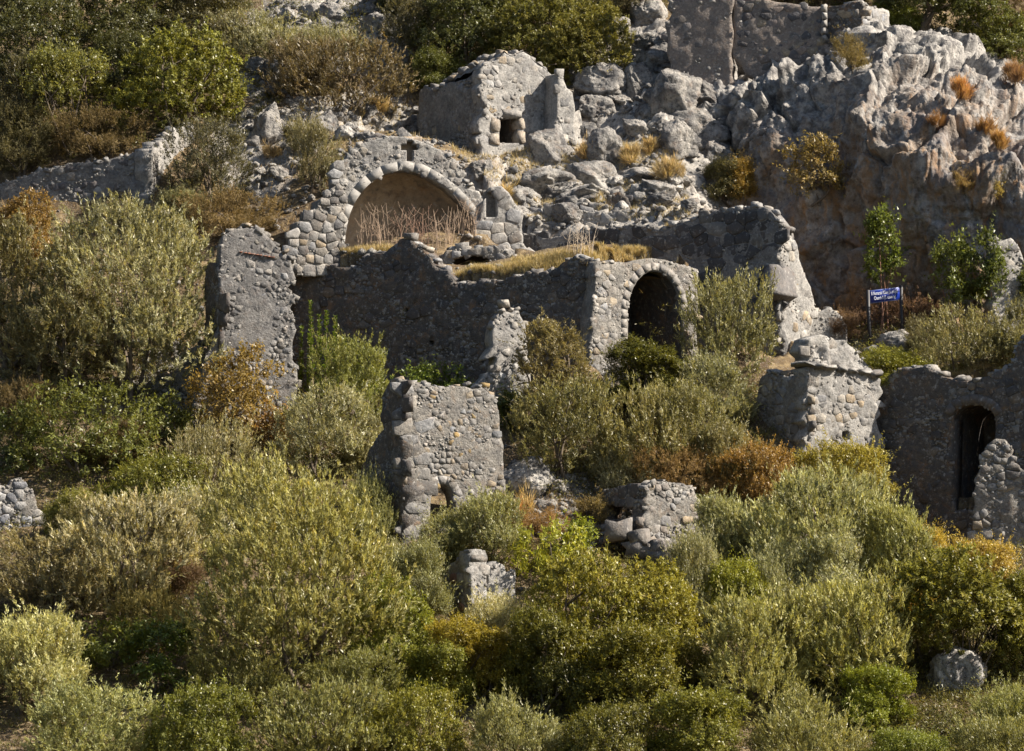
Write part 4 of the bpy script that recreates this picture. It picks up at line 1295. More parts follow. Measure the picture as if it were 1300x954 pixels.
masonry(t, WS, ps, [], (0.3, 0.6), (0.22, 0.4), 0.75, (-0.03, 0.12), ((GREY, 4), (DARKS, 4), (TAN, 0.6)), 110, 144, 0.25)
coping(t, WS, WS.px([(968, 478), (976, 473), (992, 476), (1003, 485), (1013, 476)]), (0.3, 0.5), 0.7, PAL_GREY, 144)
settle(t)

W = Wall(1096, 3.4, 1330, -0.2)
t = ruin("house_wall", "dark rubble house wall with a black arched doorway, at the right edge", "wall", W, (1180, 690))
tp = [(1096, 500), (1108, 488), (1122, 480), (1136, 472), (1156, 468), (1175, 466), (1189, 474), (1212, 483), (1235, 482), (1254, 478), (1270, 474), (1286, 462), (1291, 440), (1300, 430), (1330, 426)]
hole = W.px([(1208, 648), (1210, 534)] + arc_px(1236, 531, 27, 17, 170, 10, 9) + [(1264, 532), (1264, 648)])
poly = W.px([(1330, 760), (1090, 760), (1092, 600)] + tp)
slab("wall_core", W, rough_poly(poly, 0.04, 0.3, 151), 0.8, M_MORTAR_SHADE, t, [hole], 0.1, 0.09, 151)
masonry(t, W, W.px([(1328, 700), (1096, 700), (1096, 600)] + tp), [W.px([(1208, 525), (1220, 500), (1255, 498), (1268, 525), (1268, 650), (1208, 650)])], (0.24, 0.5), (0.18, 0.34), 0.72, (-0.02, 0.08), PAL_SHADE, 250, 151, 0.22)
voussoirs(t, W, W.px(arc_px(1236, 531, 28, 19, 172, 8, 10)), 0.30, 0.5, 0.04, (0.17, 0.15, 0.135), 7, 151)
coping(t, W, W.px(tp), (0.3, 0.55), 0.8, ((GREY, 4), (DARKS, 3)), 151)
passage("doorway_lining", W, W.px([(1208, 650), (1210, 534)] + arc_px(1236, 531, 26, 17, 170, 10, 9) + [(1263, 532), (1263, 650)]), 2.6, M_MORTAR_SHADE, t)
carve(W.o, W.d, hole[:, 0].min() - 0.3, hole[:, 0].max() + 0.3, -0.2, 3.0, hole[:, 1].min() + 0.5)
forecourt(W, 0.0, W.len, 3.2, (1190, 690))
settle(t)

W = Wall(1222, -2.0, 1320, -2.4)
t = ruin("rubble_pier", "jagged rubble stump leaning in front of the black arched doorway", "ruin", W, (1265, 690))
pw = W.px([(1226, 760), (1230, 690), (1238, 640), (1236, 610), (1243, 585), (1252, 566), (1264, 557), (1276, 558), (1286, 570), (1290, 590), (1320, 610), (1320, 760)])
slab("wall_core", W, rough_poly(pw, 0.06, 0.25, 161), 0.8, M_MORTAR, t, [], 0.09, 0.12, 161)
masonry(t, W, pw, [], (0.2, 0.45), (0.15, 0.32), 0.75, (-0.03, 0.15), ((GREY, 5), (DARKS, 3), (TAN, 1)), 170, 161, 0.3)
settle(t)

# ------------------------------------------------------------------ stepped wall end in the middle foreground
W = Wall(817, -3.3, 915, -1.8)
t = ruin("wall_end", "stepped dark rubble wall end between the yellow-green shrubs", "ruin", W, (850, 708))
tp = [(817, 620), (826, 613), (845, 612), (862, 616), (880, 618), (884, 632), (890, 642), (912, 634)]
poly = W.px([(915, 760), (822, 760), (840, 712), (832, 690), (818, 668)] + tp)
slab("front_wall", W, rough_poly(poly, 0.05, 0.25, 171), 0.9, M_MORTAR, t, [], 0.09, 0.09, 171)
masonry(t, W, poly, [], (0.22, 0.42), (0.18, 0.32), 0.9, (0.0, 0.13), ((GREY, 5), ((0.30, 0.265, 0.23), 4), (TAN, 1)), 120, 171, 0.3)
coping(t, W, W.px(tp), (0.25, 0.45), 0.6, PAL_GREY, 171)
WS = Wall(764, -1.9, 817, -3.25)
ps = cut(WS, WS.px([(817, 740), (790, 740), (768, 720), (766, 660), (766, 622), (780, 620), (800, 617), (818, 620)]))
slab("side_wall", WS, rough_poly(ps, 0.04, 0.3, 172), 0.8, M_MORTAR_SHADE, t, [WS.px([(770, 642), (802, 640), (802, 658), (770, 660)])], 0.09, 0.08, 172)
masonry(t, WS, ps, [WS.px([(770, 642), (802, 640), (802, 658), (770, 660)])], (0.3, 0.55), (0.25, 0.42), 0.9, (0.0, 0.12), PAL_SHADE, 60, 172, 0.12)
settle(t)
W = Wall(774, -3.6, 850, -4.0)
t = ruin("stone_steps", "three big stepped blocks at the foot of the stepped wall end", "steps", W, (800, 712))
for (u0, v0, u1, v1) in ((766, 690, 800, 662), (790, 712, 828, 686), (800, 694, 824, 672), (822, 716, 848, 698), (826, 706, 840, 684)):
    q = W.px([(u0, v0), (u1, v1)])
    place_stone(t, W, q[:, 0].mean(), q[:, 1].mean(), abs(q[1, 0] - q[0, 0]), abs(q[1, 1] - q[0, 1]), 0.9, 0.2, (0.22, 0.2, 0.18), r, 0.06)
settle(t)

# ------------------------------------------------------------------ small pillar stump in front
W = Wall(597, -8.3, 622, -7.9)
t = ruin("wall_stump", "small white-faced wall stump among silvery bushes, below the arched tower", "ruin", W, (600, 790))
pw = W.px([(598, 830), (597, 740), (596, 704), (602, 697), (611, 698), (617, 712), (620, 830)])
slab("front_wall", W, rough_poly(pw, 0.02, 0.25, 181), 0.6, M_PLASTER, t, [], 0.07, 0.04, 181)
masonry(t, W, pw, [], (0.25, 0.4), (0.2, 0.34), 0.5, (-0.02, 0.03), (((0.55, 0.53, 0.5), 4), (PALE, 2)), 30, 181, 0.1)
WS = Wall(566, -7.0, 597, -8.25)
ps = cut(WS, WS.px([(597, 830), (566, 830), (566, 735), (572, 716), (582, 712), (584, 700), (597, 698)]))
slab("side_wall", WS, rough_poly(ps, 0.04, 0.25, 182), 0.6, M_MORTAR, t, [], 0.08, 0.08, 182)
masonry(t, WS, ps, [], (0.25, 0.45), (0.16, 0.3), 0.9, (0.0, 0.15), ((GREY, 4), (PALE, 1), (DARKS, 3), ((0.34, 0.16, 0.1), 0.6)), 60, 182, 0.2)
W3 = Wall(618, -7.6, 656, -7.2)
p3 = W3.px([(618, 830), (618, 718), (628, 712), (640, 718), (642, 728), (654, 724), (656, 830)])
slab("rear_wall", W3, rough_poly(p3, 0.03, 0.25, 183), 0.5, M_PLASTER, t, [], 0.08, 0.06, 183)
masonry(t, W3, p3, [], (0.2, 0.4), (0.16, 0.3), 0.6, (-0.02, 0.08), ((PALE, 4), (GREY, 3)), 40, 183, 0.2)
settle(t)

W = Wall(-30, -3.5, 50, -3.1)
t = ruin("wall_stump", "pale wall stump with round grey stones at the left edge", "ruin", W, (20, 670))
pw = W.px([(-30, 730), (-30, 606), (0, 616), (10, 618), (14, 609), (26, 606), (31, 616), (40, 622), (46, 640), (50, 652), (48, 730)])
slab("wall_core", W, rough_poly(pw, 0.03, 0.25, 191), 0.8, M_MORTAR, t, [], 0.08, 0.06, 191)
masonry(t, W, pw, [], (0.24, 0.38), (0.22, 0.34), 0.8, (0.0, 0.08), (((0.26, 0.26, 0.27), 5), ((0.5, 0.48, 0.45), 5)), 90, 191, 0.2, patchy=False)
settle(t)

W = Wall(1256, 8.9, 1310, 9.3)
t = ruin("wall_stump", "pale upright wall fragment beside the saplings at the cliff foot", "ruin", W, (1280, 400))
pw = W.px([(1310, 430), (1258, 430), (1260, 350), (1258, 310), (1264, 300), (1272, 306), (1284, 302), (1294, 314), (1297, 340), (1310, 400)])
slab("wall_core", W, rough_poly(pw, 0.05, 0.25, 201), 0.7, M_PLASTER, t, [], 0.09, 0.1, 201)
masonry(t, W, pw, [], (0.25, 0.5), (0.2, 0.36), 0.5, (-0.03, 0.08), ((PALE, 4), (GREY, 3)), 60, 201, 0.2)
settle(t)

# broken masonry at the foot of the tall grey tower
W = Wall(158, 5.0, 262, 3.6)
t = ruin("low_wall", "tumbled low wall of rough stones at the left foot of the tall grey tower", "wall", W, (220, 520))
tp = [(158, 500), (180, 488), (200, 478), (222, 472), (236, 450), (250, 440), (262, 446)]
slab("wall_core", W, rough_poly(W.px([(262, 600), (158, 600)] + tp), 0.07, 0.25, 211), 0.7, M_MORTAR, t, [], 0.1, 0.12, 211)
masonry(t, W, W.px([(262, 540), (162, 540)] + tp), [], (0.22, 0.5), (0.18, 0.36), 0.8, (-0.03, 0.15), PAL_GREY, 110, 211, 0.3)
coping(t, W, W.px(tp), (0.25, 0.5), 0.7, PAL_GREY, 211)
settle(t)

build_ground()
# what plants and grass stand on: the ground, and the roof of the arched chamber
CH = Wall(757, 4.4, 884, 6.9)
ZS = zf.copy()
_rx, _ry = xf - CH.o[0], yf - CH.o[1]
_s = _rx * CH.d[0] + _ry * CH.d[1]; _e = -(_rx * CH.n[0] + _ry * CH.n[1])
_m = (_s > -0.2) & (_s < CH.len + 0.5) & (_e > 0.35) & (_e < 4.2)
ZS[_m] = np.maximum(ZS[_m], np.interp(_s[_m], ROOF[0], ROOF[1]) - 0.1 + 0.025 * _e[_m])
ZG = ZS.reshape(XX.shape)      # the finished ground, for everything that stands on it

def on_ground(u, v):
    return ground_hit(u, v, ZG)

# ------------------------------------------------------------------ boulders
def icosphere(sub):
    import bmesh
    bm = bmesh.new()
    bmesh.ops.create_icosphere(bm, subdivisions=sub, radius=1.0)
    V = np.array([v.co[:] for v in bm.verts]); F = np.array([[v.index for v in f.verts] for f in bm.faces])
    bm.free()
    return V, F

def boulder_mesh(seed, sub, rough=1.0):
    r = np.random.default_rng(seed)
    V, F = icosphere(sub)
    d = np.full(len(V), 1.0)
    for k in range(r.integers(13, 20)):              # broad broken faces
        n = r.normal(size=3); n /= np.linalg.norm(n)
        off = r.uniform(0.50, 0.84)
        c = V @ n
        d = np.where(c > 0.05, np.minimum(d, off / np.maximum(c, 0.05)), d)
    p = V * d[:, None]
    s = seed * 3.7
    n = V
    f1, f2, cid = cells(p * 2.2 + s, seed)
    h1, g1 = facets(p * 2.0 + s, seed, 1.2)
    h = 0.16 * h1 + 0.05 * np.minimum(g1, 0.12) / 0.12 + 0.07 * (fbm(p * 1.5 + s, 3, seed)) + rough * (0.05 * fbm(p * 3.5 + s, 3, seed + 3, 0.55, True) + 0.05 * fbm(p * 8 + s, 3, seed + 5, 0.55, True))
    p = p + n * h[:, None]
    p /= np.abs(p).max(0) * 2
    p[:, 2] += 0.5
    return mesh("boulder", p, F, M_BOULDER, False)

BIG = [boulder_mesh(300 + k, 5) for k in range(9)]
SMALL = [boulder_mesh(400 + k, 3, 0.7) for k in range(14)]

def boulder(u, v, w, h, label, color, big=True, group=None, name="boulder", r=random, sink=0.4, cat="rock", deep=0.9):
    p = on_ground(u, v)[0]
    k = 1.0 / ppm(p[1])
    me = (BIG if big else SMALL)[r.randrange(9 if big else 14)]
    o = link(name, me, None, tuple(np.array(color) * r.uniform(0.82, 1.15)))
    W_, H_ = w * k, h * k
    o.location = (p[0], p[1] + W_ * 0.25, p[2] - H_ * sink)
    o.rotation_euler = (r.uniform(-0.25, 0.25), r.uniform(-0.25, 0.25), r.uniform(0, 6.28))
    o.scale = (W_ * 1.1, W_ * deep * 1.1, H_ * (1 + sink) * 1.0)
    tag(o, label, cat, group)
    return o

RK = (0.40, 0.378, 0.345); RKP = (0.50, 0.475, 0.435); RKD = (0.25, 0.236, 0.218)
for row in (
    (668, 632, 76, 55, "large pale flat-topped boulder just right of the arched tower", RKP),
    (697, 212, 66, 56, "round grey boulder leaning on the hut beside its doorway", RK),
    (771, 210, 58, 56, "squarish grey outcrop block on the slope right of the stone hut", RK),
    (750, 246, 84, 44, "broad grey outcrop below the squarish block, right of the hut", RK),
    (690, 252, 100, 34, "long white slab of rock below the hut's round boulder", RKP),
    (888, 184, 110, 52, "wide rock ledge with dry yellow grass on its top", RK),
    (914, 212, 50, 36, "small pale rock under the grassy ledge", RKP),
    (862, 166, 84, 82, "big bulging outcrop below the fortress wall, left of the cliff", RK),
    (890, 98, 84, 52, "dark rounded rock directly under the plastered fortress wall", RK),
    (768, 126, 76, 44, "grey outcrop at the lower edge of the olive-green trees", RK),
    (756, 152, 60, 40, "low grey outcrop behind the hut's right buttress", RK),
    (815, 120, 42, 48, "upright grey rock left of the bulging outcrop", RK),
    (816, 72, 74, 34, "white rock left of the foot of the fortress wall", RKP),
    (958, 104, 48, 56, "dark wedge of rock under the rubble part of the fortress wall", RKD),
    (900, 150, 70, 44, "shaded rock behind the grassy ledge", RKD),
    (832, 252, 46, 26, "low pale rock on the ground directly above the upper rubble wall", RKP),
    (740, 262, 92, 30, "pale rock mound rising behind the low terrace wall", RKP),
    (1136, 454, 58, 36, "round grey boulder in front of the blue sign's right post", RKP),
    (1108, 458, 32, 22, "small dark stone against the round boulder by the sign", RK),
    (1212, 880, 80, 62, "pale rough rock among shrubs at the bottom right", RKP),
    (1285, 752, 44, 30, "grey rock under the yellow bush at the right edge", RK),
    (405, 168, 44, 32, "pale boulder right of the small open bush, above the arch", RKP),
    (460, 150, 36, 24, "pale boulder below the big brownish shrub", RKP),
    (440, 178, 30, 22, "rounded pale stone uphill of the arch's left shoulder", RKP),
    (330, 180, 46, 60, "tall pale rock face left of the small open bush", RK),
    (345, 112, 40, 34, "pile-topping white rock beside the bright green tree", RKP),
    (325, 95, 30, 24, "white rock at the upper end of the gap between trees", RKP),
    (115, 214, 18, 14, "single white stone lying on the long left wall", RKP),
    (855, 196, 56, 44, "brown-grey boulder at the foot of the bulging outcrop", RK),
    (660, 300, 44, 22, "grey rock against the right stub of the great arch", RK),
    (610, 236, 44, 26, "grey rock on the arch's right haunch", RK),
    (822, 30, 60, 40, "pale rock at the top edge left of the plastered fortress wall", RKP),
    (780, 48, 50, 30, "pale rock at the top, on the right edge of the olive-green trees", RK),
):
    if row[4]:
        boulder(*row)

def in_quad(q, r):
    a, b = r.random(), r.random()
    (x0, y0), (x1, y1), (x2, y2), (x3, y3) = q
    return ((x0 * (1 - a) + x1 * a) * (1 - b) + (x3 * (1 - a) + x2 * a) * b, (y0 * (1 - a) + y1 * a) * (1 - b) + (y3 * (1 - a) + y2 * a) * b)

LANDMARKS = [((670, 140), "the stone hut"), ((525, 245), "the great arch"), ((745, 185), "the squarish outcrop block"), ((860, 125), "the big bulging outcrop"), ((889, 25), "the plastered fortress wall"),
    ((888, 155), "the grassy rock ledge"), ((720, 255), "the low terrace wall"), ((432, 100), "the wide domed shrub"), ((402, 205), "the small open bush"), ((228, 100), "the bright yellow-green tree"), ((264, 210), "the dark round grey-olive bush"),
    ((320, 420), "the tall grey tower"), ((575, 590), "the arched tower"), ((668, 610), "the large flat-topped boulder"), ((830, 660), "the stepped wall end"), ((1070, 520), "the broken house corner"), ((1124, 375), "the blue sign"),
    ((420, 25), "the top outcrop's middle"), ((300, 10), "the dark tree at the top edge"), ((745, 55), "the olive-green tree by the white rocks"), ((875, 320), "the upper rubble wall"), ((940, 230), "the golden half-round cliff bush"), ((640, 275), "the arch's right stub")]

def rock_label(u, v, w, tone, noun):
    """says how a rock looks and where it lies, by the nearest thing one can find"""
    (lu, lv), nm = min(LANDMARKS, key=lambda L: math.hypot(L[0][0] - u, L[0][1] - v))
    a = math.degrees(math.atan2(lv - v, u - lu)) % 360
    way = ("right of", "above and right of", "above", "above and left of", "left of", "below and left of", "below", "below and right of")[int((a + 22.5) // 45) % 8]
    far = math.hypot(lu - u, lv - v)
    near = "close " if far < 45 else ("" if far < 85 else "well ")
    size = "tiny" if w < 13 else "small" if w < 20 else "middling" if w < 30 else "big"
    return f"{size} {tone} {noun} {near}{way} {nm}"

rk = random.Random(4)
TAKEN = set()
for (quad, n, s0, s1, label, group) in (
    ([(640, 215), (860, 215), (900, 285), (650, 285)], 55, 12, 46, "weathered grey rock on the slope between the great arch and the cliff", "rocks between the arch and the cliff"),
    ([(735, 95), (850, 60), (930, 175), (735, 180)], 42, 14, 48, "jagged grey rock on the slope under the fortress wall", "rocks under the fortress wall"),
    ([(300, 165), (545, 140), (560, 175), (320, 260)], 50, 10, 32, "whitish rock on the slope above and left of the great arch", "rocks above the great arch"),
    ([(640, 600), (760, 605), (770, 660), (640, 665)], 34, 8, 24, "rubble stone on the slope right of the arched tower", "rubble right of the arched tower"),
    ([(165, 450), (255, 430), (250, 530), (160, 530)], 20, 10, 24, "tumbled stone at the left foot of the tall grey tower", "tumbled stones by the tall tower"),
    ([(320, 30), (500, 8), (515, 40), (360, 55)], 40, 14, 40, "rock of the bare pale outcrop at the top of the hillside", "rocks of the top outcrop"),
    ([(308, 85), (355, 85), (355, 135), (315, 150)], 14, 10, 26, "white rock in the gap beside the bright green tree", "white rocks beside the green tree"),
    ([(1010, 430), (1090, 430), (1090, 470), (1030, 470)], 12, 10, 22, "small stone behind the broken house corner", "stones behind the house corner"),
):
    for k in range(n):
        u, v = in_quad(quad, rk)
        w = s0 + (s1 - s0) * rk.random() ** 2
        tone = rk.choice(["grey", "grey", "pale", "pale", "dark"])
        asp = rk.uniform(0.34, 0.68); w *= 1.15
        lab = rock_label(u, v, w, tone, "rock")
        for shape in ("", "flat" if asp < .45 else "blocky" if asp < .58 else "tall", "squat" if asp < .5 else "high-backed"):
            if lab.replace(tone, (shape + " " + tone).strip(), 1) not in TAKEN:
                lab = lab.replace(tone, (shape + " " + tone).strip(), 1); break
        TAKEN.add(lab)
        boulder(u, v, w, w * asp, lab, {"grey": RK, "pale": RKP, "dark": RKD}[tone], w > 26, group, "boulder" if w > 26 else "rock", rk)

# loose stones too small and too many to count
def rubble():
    r = np.random.default_rng(12)
    V, F, off = [], [], 0
    v0, f0 = icosphere(1)
    base = [v0 * (1 + r.normal(0, 0.16, (len(v0), 1))) for k in range(8)]
    qs = [([(640, 190), (940, 150), (930, 290), (640, 300)], 900), ([(730, 80), (860, 50), (930, 190), (735, 190)], 500), ([(300, 140), (600, 130), (620, 200), (310, 300)], 800),
          ([(630, 590), (830, 600), (800, 700), (630, 680)], 600), ([(150, 420), (270, 420), (260, 560), (150, 560)], 300), ([(320, 10), (520, 0), (520, 50), (340, 60)], 300),
          ([(380, 318), (640, 318), (640, 350), (400, 350)], 150), ([(0, 560), (1300, 560), (1300, 860), (0, 860)], 500), ([(1010, 420), (1300, 420), (1300, 475), (1010, 475)], 200), ([(0, 270), (400, 270), (380, 500), (0, 500)], 300)]
    uv = []
    for q, n in qs:
        rr_ = random.Random(n)
        uv += [in_quad(q, rr_) for k in range(n)]
    uv = np.array(uv)
    P = on_ground(uv[:, 0], uv[:, 1])
    for k in range(len(P)):
        s = 0.05 + 0.15 * r.random() ** 2.5
        a = r.uniform(0, 6.28); c, sn = math.cos(a), math.sin(a)
        b = base[k % 8] * np.array([s, s * r.uniform(0.6, 1), s * r.uniform(0.5, 0.9)])
        b = np.stack([b[:, 0] * c - b[:, 1] * sn, b[:, 0] * sn + b[:, 1] * c, b[:, 2]], -1)
        V.append(b + P[k] + np.array([0, 0, s * 0.2])); F.append(f0 + off); off += len(v0)
    o = link("rubble", mesh("rubble", np.concatenate(V), np.concatenate(F), M_BOULDER), None, RK)
    tag(o, "small loose limestone rubble strewn over the slope", "rubble", None, "stuff")
rubble()

# ------------------------------------------------------------------ the blue sign
def sign():
    W_ = Wall(1102.5, 9.1, 1145, 9.4)
    t = ruin("sign", "blue two-line sign board on two black posts at the foot of the cliff", "sign", W_, (1124, 440))
    blk = N("black_post_paint"); blk.surf((0.012, 0.012, 0.016), None, 0.5, 0.4)
    blu = N("blue_enamel"); blu.surf((0.010, 0.032, 0.26), None, 0.35, 0.5)
    wht = N("white_lettering"); wht.surf((0.72, 0.74, 0.80), None, 0.5, 0.3)
    edg = N("pale_blue_edge"); edg.surf((0.16, 0.20, 0.42), None, 0.4, 0.5)
    for (u, v0, v1, lean) in ((1101.5, 368.5, 452, 3.5), (1143.5, 362.5, 446, 2.5)):
        q = W_.px([(u, v0), (u + lean, v1)])
        V, F = [], []
        for (s, z) in q:
            for (a, b) in ((-.055, -.05), (.055, -.05), (.055, .05), (-.055, .05)):
                V.append(W_.w(s + a, z, b))
        F = [(0, 3, 2, 1), (4, 5, 6, 7)] + [(k, (k + 1) % 4, (k + 1) % 4 + 4, k + 4) for k in range(4)]
        link("post", mesh("post", np.array(V), np.array(F), blk.m), t)
    def plate(name, px, e0, e1, m):
        q = W_.px(px)
        V = np.concatenate([W_.w(q[:, 0], q[:, 1], e1), W_.w(q[:, 0], q[:, 1], e0)])
        F = [(0, 1, 2, 3), (7, 6, 5, 4)] + [(k, k + 4, (k + 1) % 4 + 4, (k + 1) % 4) for k in range(4)]
        return link(name, mesh(name, V, np.array(F), m), t)
    plate("frame", [(1103.2, 385.9), (1142.6, 381.0), (1142.3, 364.8), (1103.0, 369.2)], 0.012, 0.036, edg.m)
    plate("board", [(1104.0, 384.9), (1141.8, 380.2), (1141.5, 365.8), (1103.8, 370.1)], 0.022, 0.045, blu.m)
    def text(body, uc, vc, width_px, h_px, ang):
        cu = bpy.data.curves.new("lettering", 'FONT')
        cu.body = body; cu.align_x = 'CENTER'; cu.align_y = 'CENTER'; cu.size = 1.0; cu.offset = 0.004; cu.extrude = 0.004
        o = bpy.data.objects.new("lettering", cu); COL.objects.link(o)
        bpy.context.view_layer.update()
        me = bpy.data.meshes.new_from_object(o.evaluated_get(bpy.context.evaluated_depsgraph_get()))
        me.name = "lettering"
        bpy.data.objects.remove(o); bpy.data.curves.remove(cu)
        me.materials.clear(); me.materials.append(wht.m)
        o = link("lettering", me)
        xs = [v.co.x for v in me.vertices]; ys = [v.co.y for v in me.vertices]
        dx, dy = max(xs) - min(xs), max(ys) - min(ys)
        me.transform(Matrix.Translation((-(max(xs) + min(xs)) / 2, -(max(ys) + min(ys)) / 2, 0)))
        k = 1.0 / ppm(9.2)
        q = W_.px([(uc, vc)])[0]
        R = Matrix(((W_.d[0], 0, W_.n[0]), (W_.d[1], 0, W_.n[1]), (0, 1, 0))).to_4x4()
        o.parent = t
        o.matrix_basis = Matrix.Translation(Vector(W_.w(q[0], q[1], 0.049))) @ R @ Matrix.Rotation(ang, 4, 'Z') @ Matrix.Diagonal((width_px * k / dx, h_px * k / dy, 1, 1))
    a = math.atan2(4.5, 38)
    text("II Numaral\u0131 Kilise (5. y\u00fczy\u0131l)", 1122.4, 372.2, 35.5, 6.2, a)
    text("Church II (5. century)", 1122.9, 378.4, 29, 5.9, a)
    settle(t)
sign()

# ------------------------------------------------------------------ vegetation
def unit(v):
    return v / (np.linalg.norm(v, axis=-1, keepdims=True) + 1e-9)

KINDS = {  # leaf length, width, spray length, spray radius, leaves per spray, along-spray, scatter, outward, up, jitter, cover
    'olive':   dict(L=0.084, w=0.024, Lt=.42, rad=.06, m=26, fa=.8, fb=.65, o=.55, u=.75, j=.35, cov=1.99, mat='M_OLIVE', gap=.38),
    'silver':  dict(L=0.084, w=0.024, Lt=.40, rad=.06, m=26, fa=.85, fb=.55, o=.5, u=.8, j=.3, cov=2.21, mat='M_OLIVE', gap=.30),
    'mastic':  dict(L=0.060, w=0.032, Lt=.20, rad=.10, m=26, fa=.45, fb=.9, o=.8, u=.5, j=.4, cov=2.31, mat='M_LEAF', gap=.25),
    'dark':    dict(L=0.068, w=0.034, Lt=.28, rad=.13, m=26, fa=.4, fb=.95, o=.7, u=.5, j=.5, cov=2.10, mat='M_LEAF', gap=.3),
    'broad':   dict(L=.135, w=.070, Lt=.40, rad=.12, m=18, fa=.5, fb=.9, o=.5, u=.7, j=.6, cov=1.5, mat='M_LEAF', gap=.42),
    'scrub':   dict(L=0.076, w=0.018, Lt=.34, rad=.07, m=22, fa=.8, fb=.6, o=.7, u=.6, j=.5, cov=1.68, mat='M_DRYLEAF', gap=.35),
    'tuft':    dict(L=.30, w=.020, Lt=.25, rad=.10, m=22, fa=.9, fb=.35, o=.8, u=.8, j=.25, cov=2.2, mat='M_DRYLEAF', gap=.1),
    'juniper': dict(L=0.060, w=0.027, Lt=.34, rad=.07, m=26, fa=.7, fb=.7, o=.8, u=.6, j=.3, cov=2.42, mat='M_LEAF', gap=.2),
}

CAP = [52000]
def crown_mesh(r, W, H, kind, flat=0.0, low=0.0, open_=1.0):
    K = KINDS[kind]
    # lobes of the crown
    D = W * r.uniform(0.85, 1.05)
    area = W * H
    nl = int(np.clip(3 + area * 0.8, 4, 16))
    C = [(0, 0, H * 0.50)]; R = [(W * .31, D * .31, H * .37)]
    for k in range(nl):
        a = r.uniform(0, 6.283) if k % 2 else r.choice([0, math.pi]) + r.normal(0, .6)
        q = r.uniform(.45, 1.0)
        z = H * r.uniform(.28 + low * .3, .80)
        lim = math.sqrt(max(0.05, 1 - ((z / H - .42) / .62) ** 2))
        rr_ = r.uniform(.13, .32)
        C.append((math.cos(a) * q * (W * .5 - W * rr_ * .9) * lim, math.sin(a) * q * (D * .5 - D * rr_ * .9) * lim, z))
        R.append((W * rr_, D * rr_, H * rr_ * r.uniform(.7, 1.0)))
    for k in range(int(np.clip(3 + area * .7, 4, 12)) if low < .3 else 0):        # skirt that reaches the ground
        a = r.uniform(0, 6.283); q = r.uniform(.5, .95); rr_ = r.uniform(.18, .27)
        C.append((math.cos(a) * q * W * .34, math.sin(a) * q * D * .34, H * r.uniform(.12, .34))); R.append((W * rr_, D * rr_, H * rr_ * .9))
    C = np.array(C); R = np.array(R)
    top = (C[:, 2] + R[:, 2]).max()
    C[:, 2] *= H * 0.95 / top
    ext = np.abs(C[:, 0]) + R[:, 0]; C[:, 0] *= min(1.3, W * .48 / ext.max())
    leaf_a = K['L'] * K['w'] * 0.5
    nleaf = K['cov'] * open_ * 4.6 * area / leaf_a
    ls = 1.0
    if nleaf > CAP[0]:
        ls = math.sqrt(nleaf / CAP[0]); nleaf = CAP[0]
    nc = int(nleaf / K['m'])
    wgt = R[:, 0] * R[:, 2] + R[:, 1] * R[:, 0]; wgt[0] *= 0.6
    lob = r.choice(len(C), nc * 2, p=wgt / wgt.sum())
    dv = unit(r.normal(size=(nc * 2, 3)))
    flip = (dv[:, 2] < -0.15) & (r.random(nc * 2) < .7); dv[flip, 2] *= -1
    # the leaves gather into clumps, with gaps between them
    f = np.where(r.random(nc * 2) < .8, r.uniform(.82, 1.04, nc * 2), r.uniform(.4, .85, nc * 2))
    P = C[lob] + dv * R[lob] * f[:, None]
    n1 = vnoise(P * (2.2 / max(.5, K['Lt'] * 2.2)) + r.uniform(0, 90), 5)
    dens = np.clip(.5 + n1 * 2.2, 0, 1)
    ok = (r.random(nc * 2) > K['gap'] * 2.6 * (1 - dens)) & (P[:, 2] > 0.0)
    out_ = (r.random(nc * 2) < .08) & (dv[:, 2] > .1)
    P[out_] += dv[out_] * R[lob[out_]] * r.uniform(.05, .30, (out_.sum(), 1))
    # thin out what lies deep within other lobes
    deep = np.zeros(nc * 2)
    for k in range(len(C)):
        e = (((P - C[k]) / R[k]) ** 2).sum(1)
        deep = np.maximum(deep, np.where(lob == k, 0, 1 - e))
    ok &= r.random(nc * 2) > np.clip(deep * 1.5, 0, .8)
    P, dv, lob = P[ok][:nc], dv[ok][:nc], lob[ok][:nc]
    nc = len(P)
    mid = unit(P - np.array([0, 0, H * .25]))
    dr = unit((dv * .5 + mid * .5) * K['o'] + np.array([0, 0, K['u']]) + r.normal(0, K['j'], (nc, 3)))
    m = K['m']
    stray = 1 + (r.random((nc, 1)) < .2) * r.uniform(.4, 1.6, (nc, 1))
    s = r.random((nc, m)) * K['Lt'] * r.uniform(.6, 1.25, (nc, 1)) * stray
    Q = P[:, None] + dr[:, None] * (s - K['Lt'] * .5)[..., None] + unit(r.normal(size=(nc, m, 3))) * (K['rad'] * r.random((nc, m, 1)) ** .5)
    ld = unit(dr[:, None] * K['fa'] + unit(r.normal(size=(nc, m, 3))) * K['fb'])
    nt = unit(mid * .7 + np.array([0, 0, .55]))[:, None] + .75 * r.normal(size=(nc, m, 3)) * .6
    wd = unit(np.cross(ld, nt))          # leaves turn their faces outwards and up
    Ln = ls * K['L'] * r.uniform(.7, 1.25, (nc, m, 1)); wn_ = ls * K['w'] * r.uniform(.7, 1.25, (nc, m, 1))
    a = Q - wd * wn_ * .5 - ld * Ln * 0.15
    b = Q + wd * wn_ * .5
    c = Q + ld * Ln * .85
    V = np.stack([a, b, c], 2).reshape(-1, 3)
    tip = (s / (K['Lt'] * stray)).clip(0, 1) ** 2            # spray ends paler: young leaves, plus sunlit tips painted into the tint
    ct = r.normal(0, .10, (nc, 1)); lt = np.array(r.normal(0, .07, len(C)))[lob][:, None]
    tint = np.clip(.40 + .30 * tip + ct + lt + r.normal(0, .13, (nc, m)), 0.02, 1)
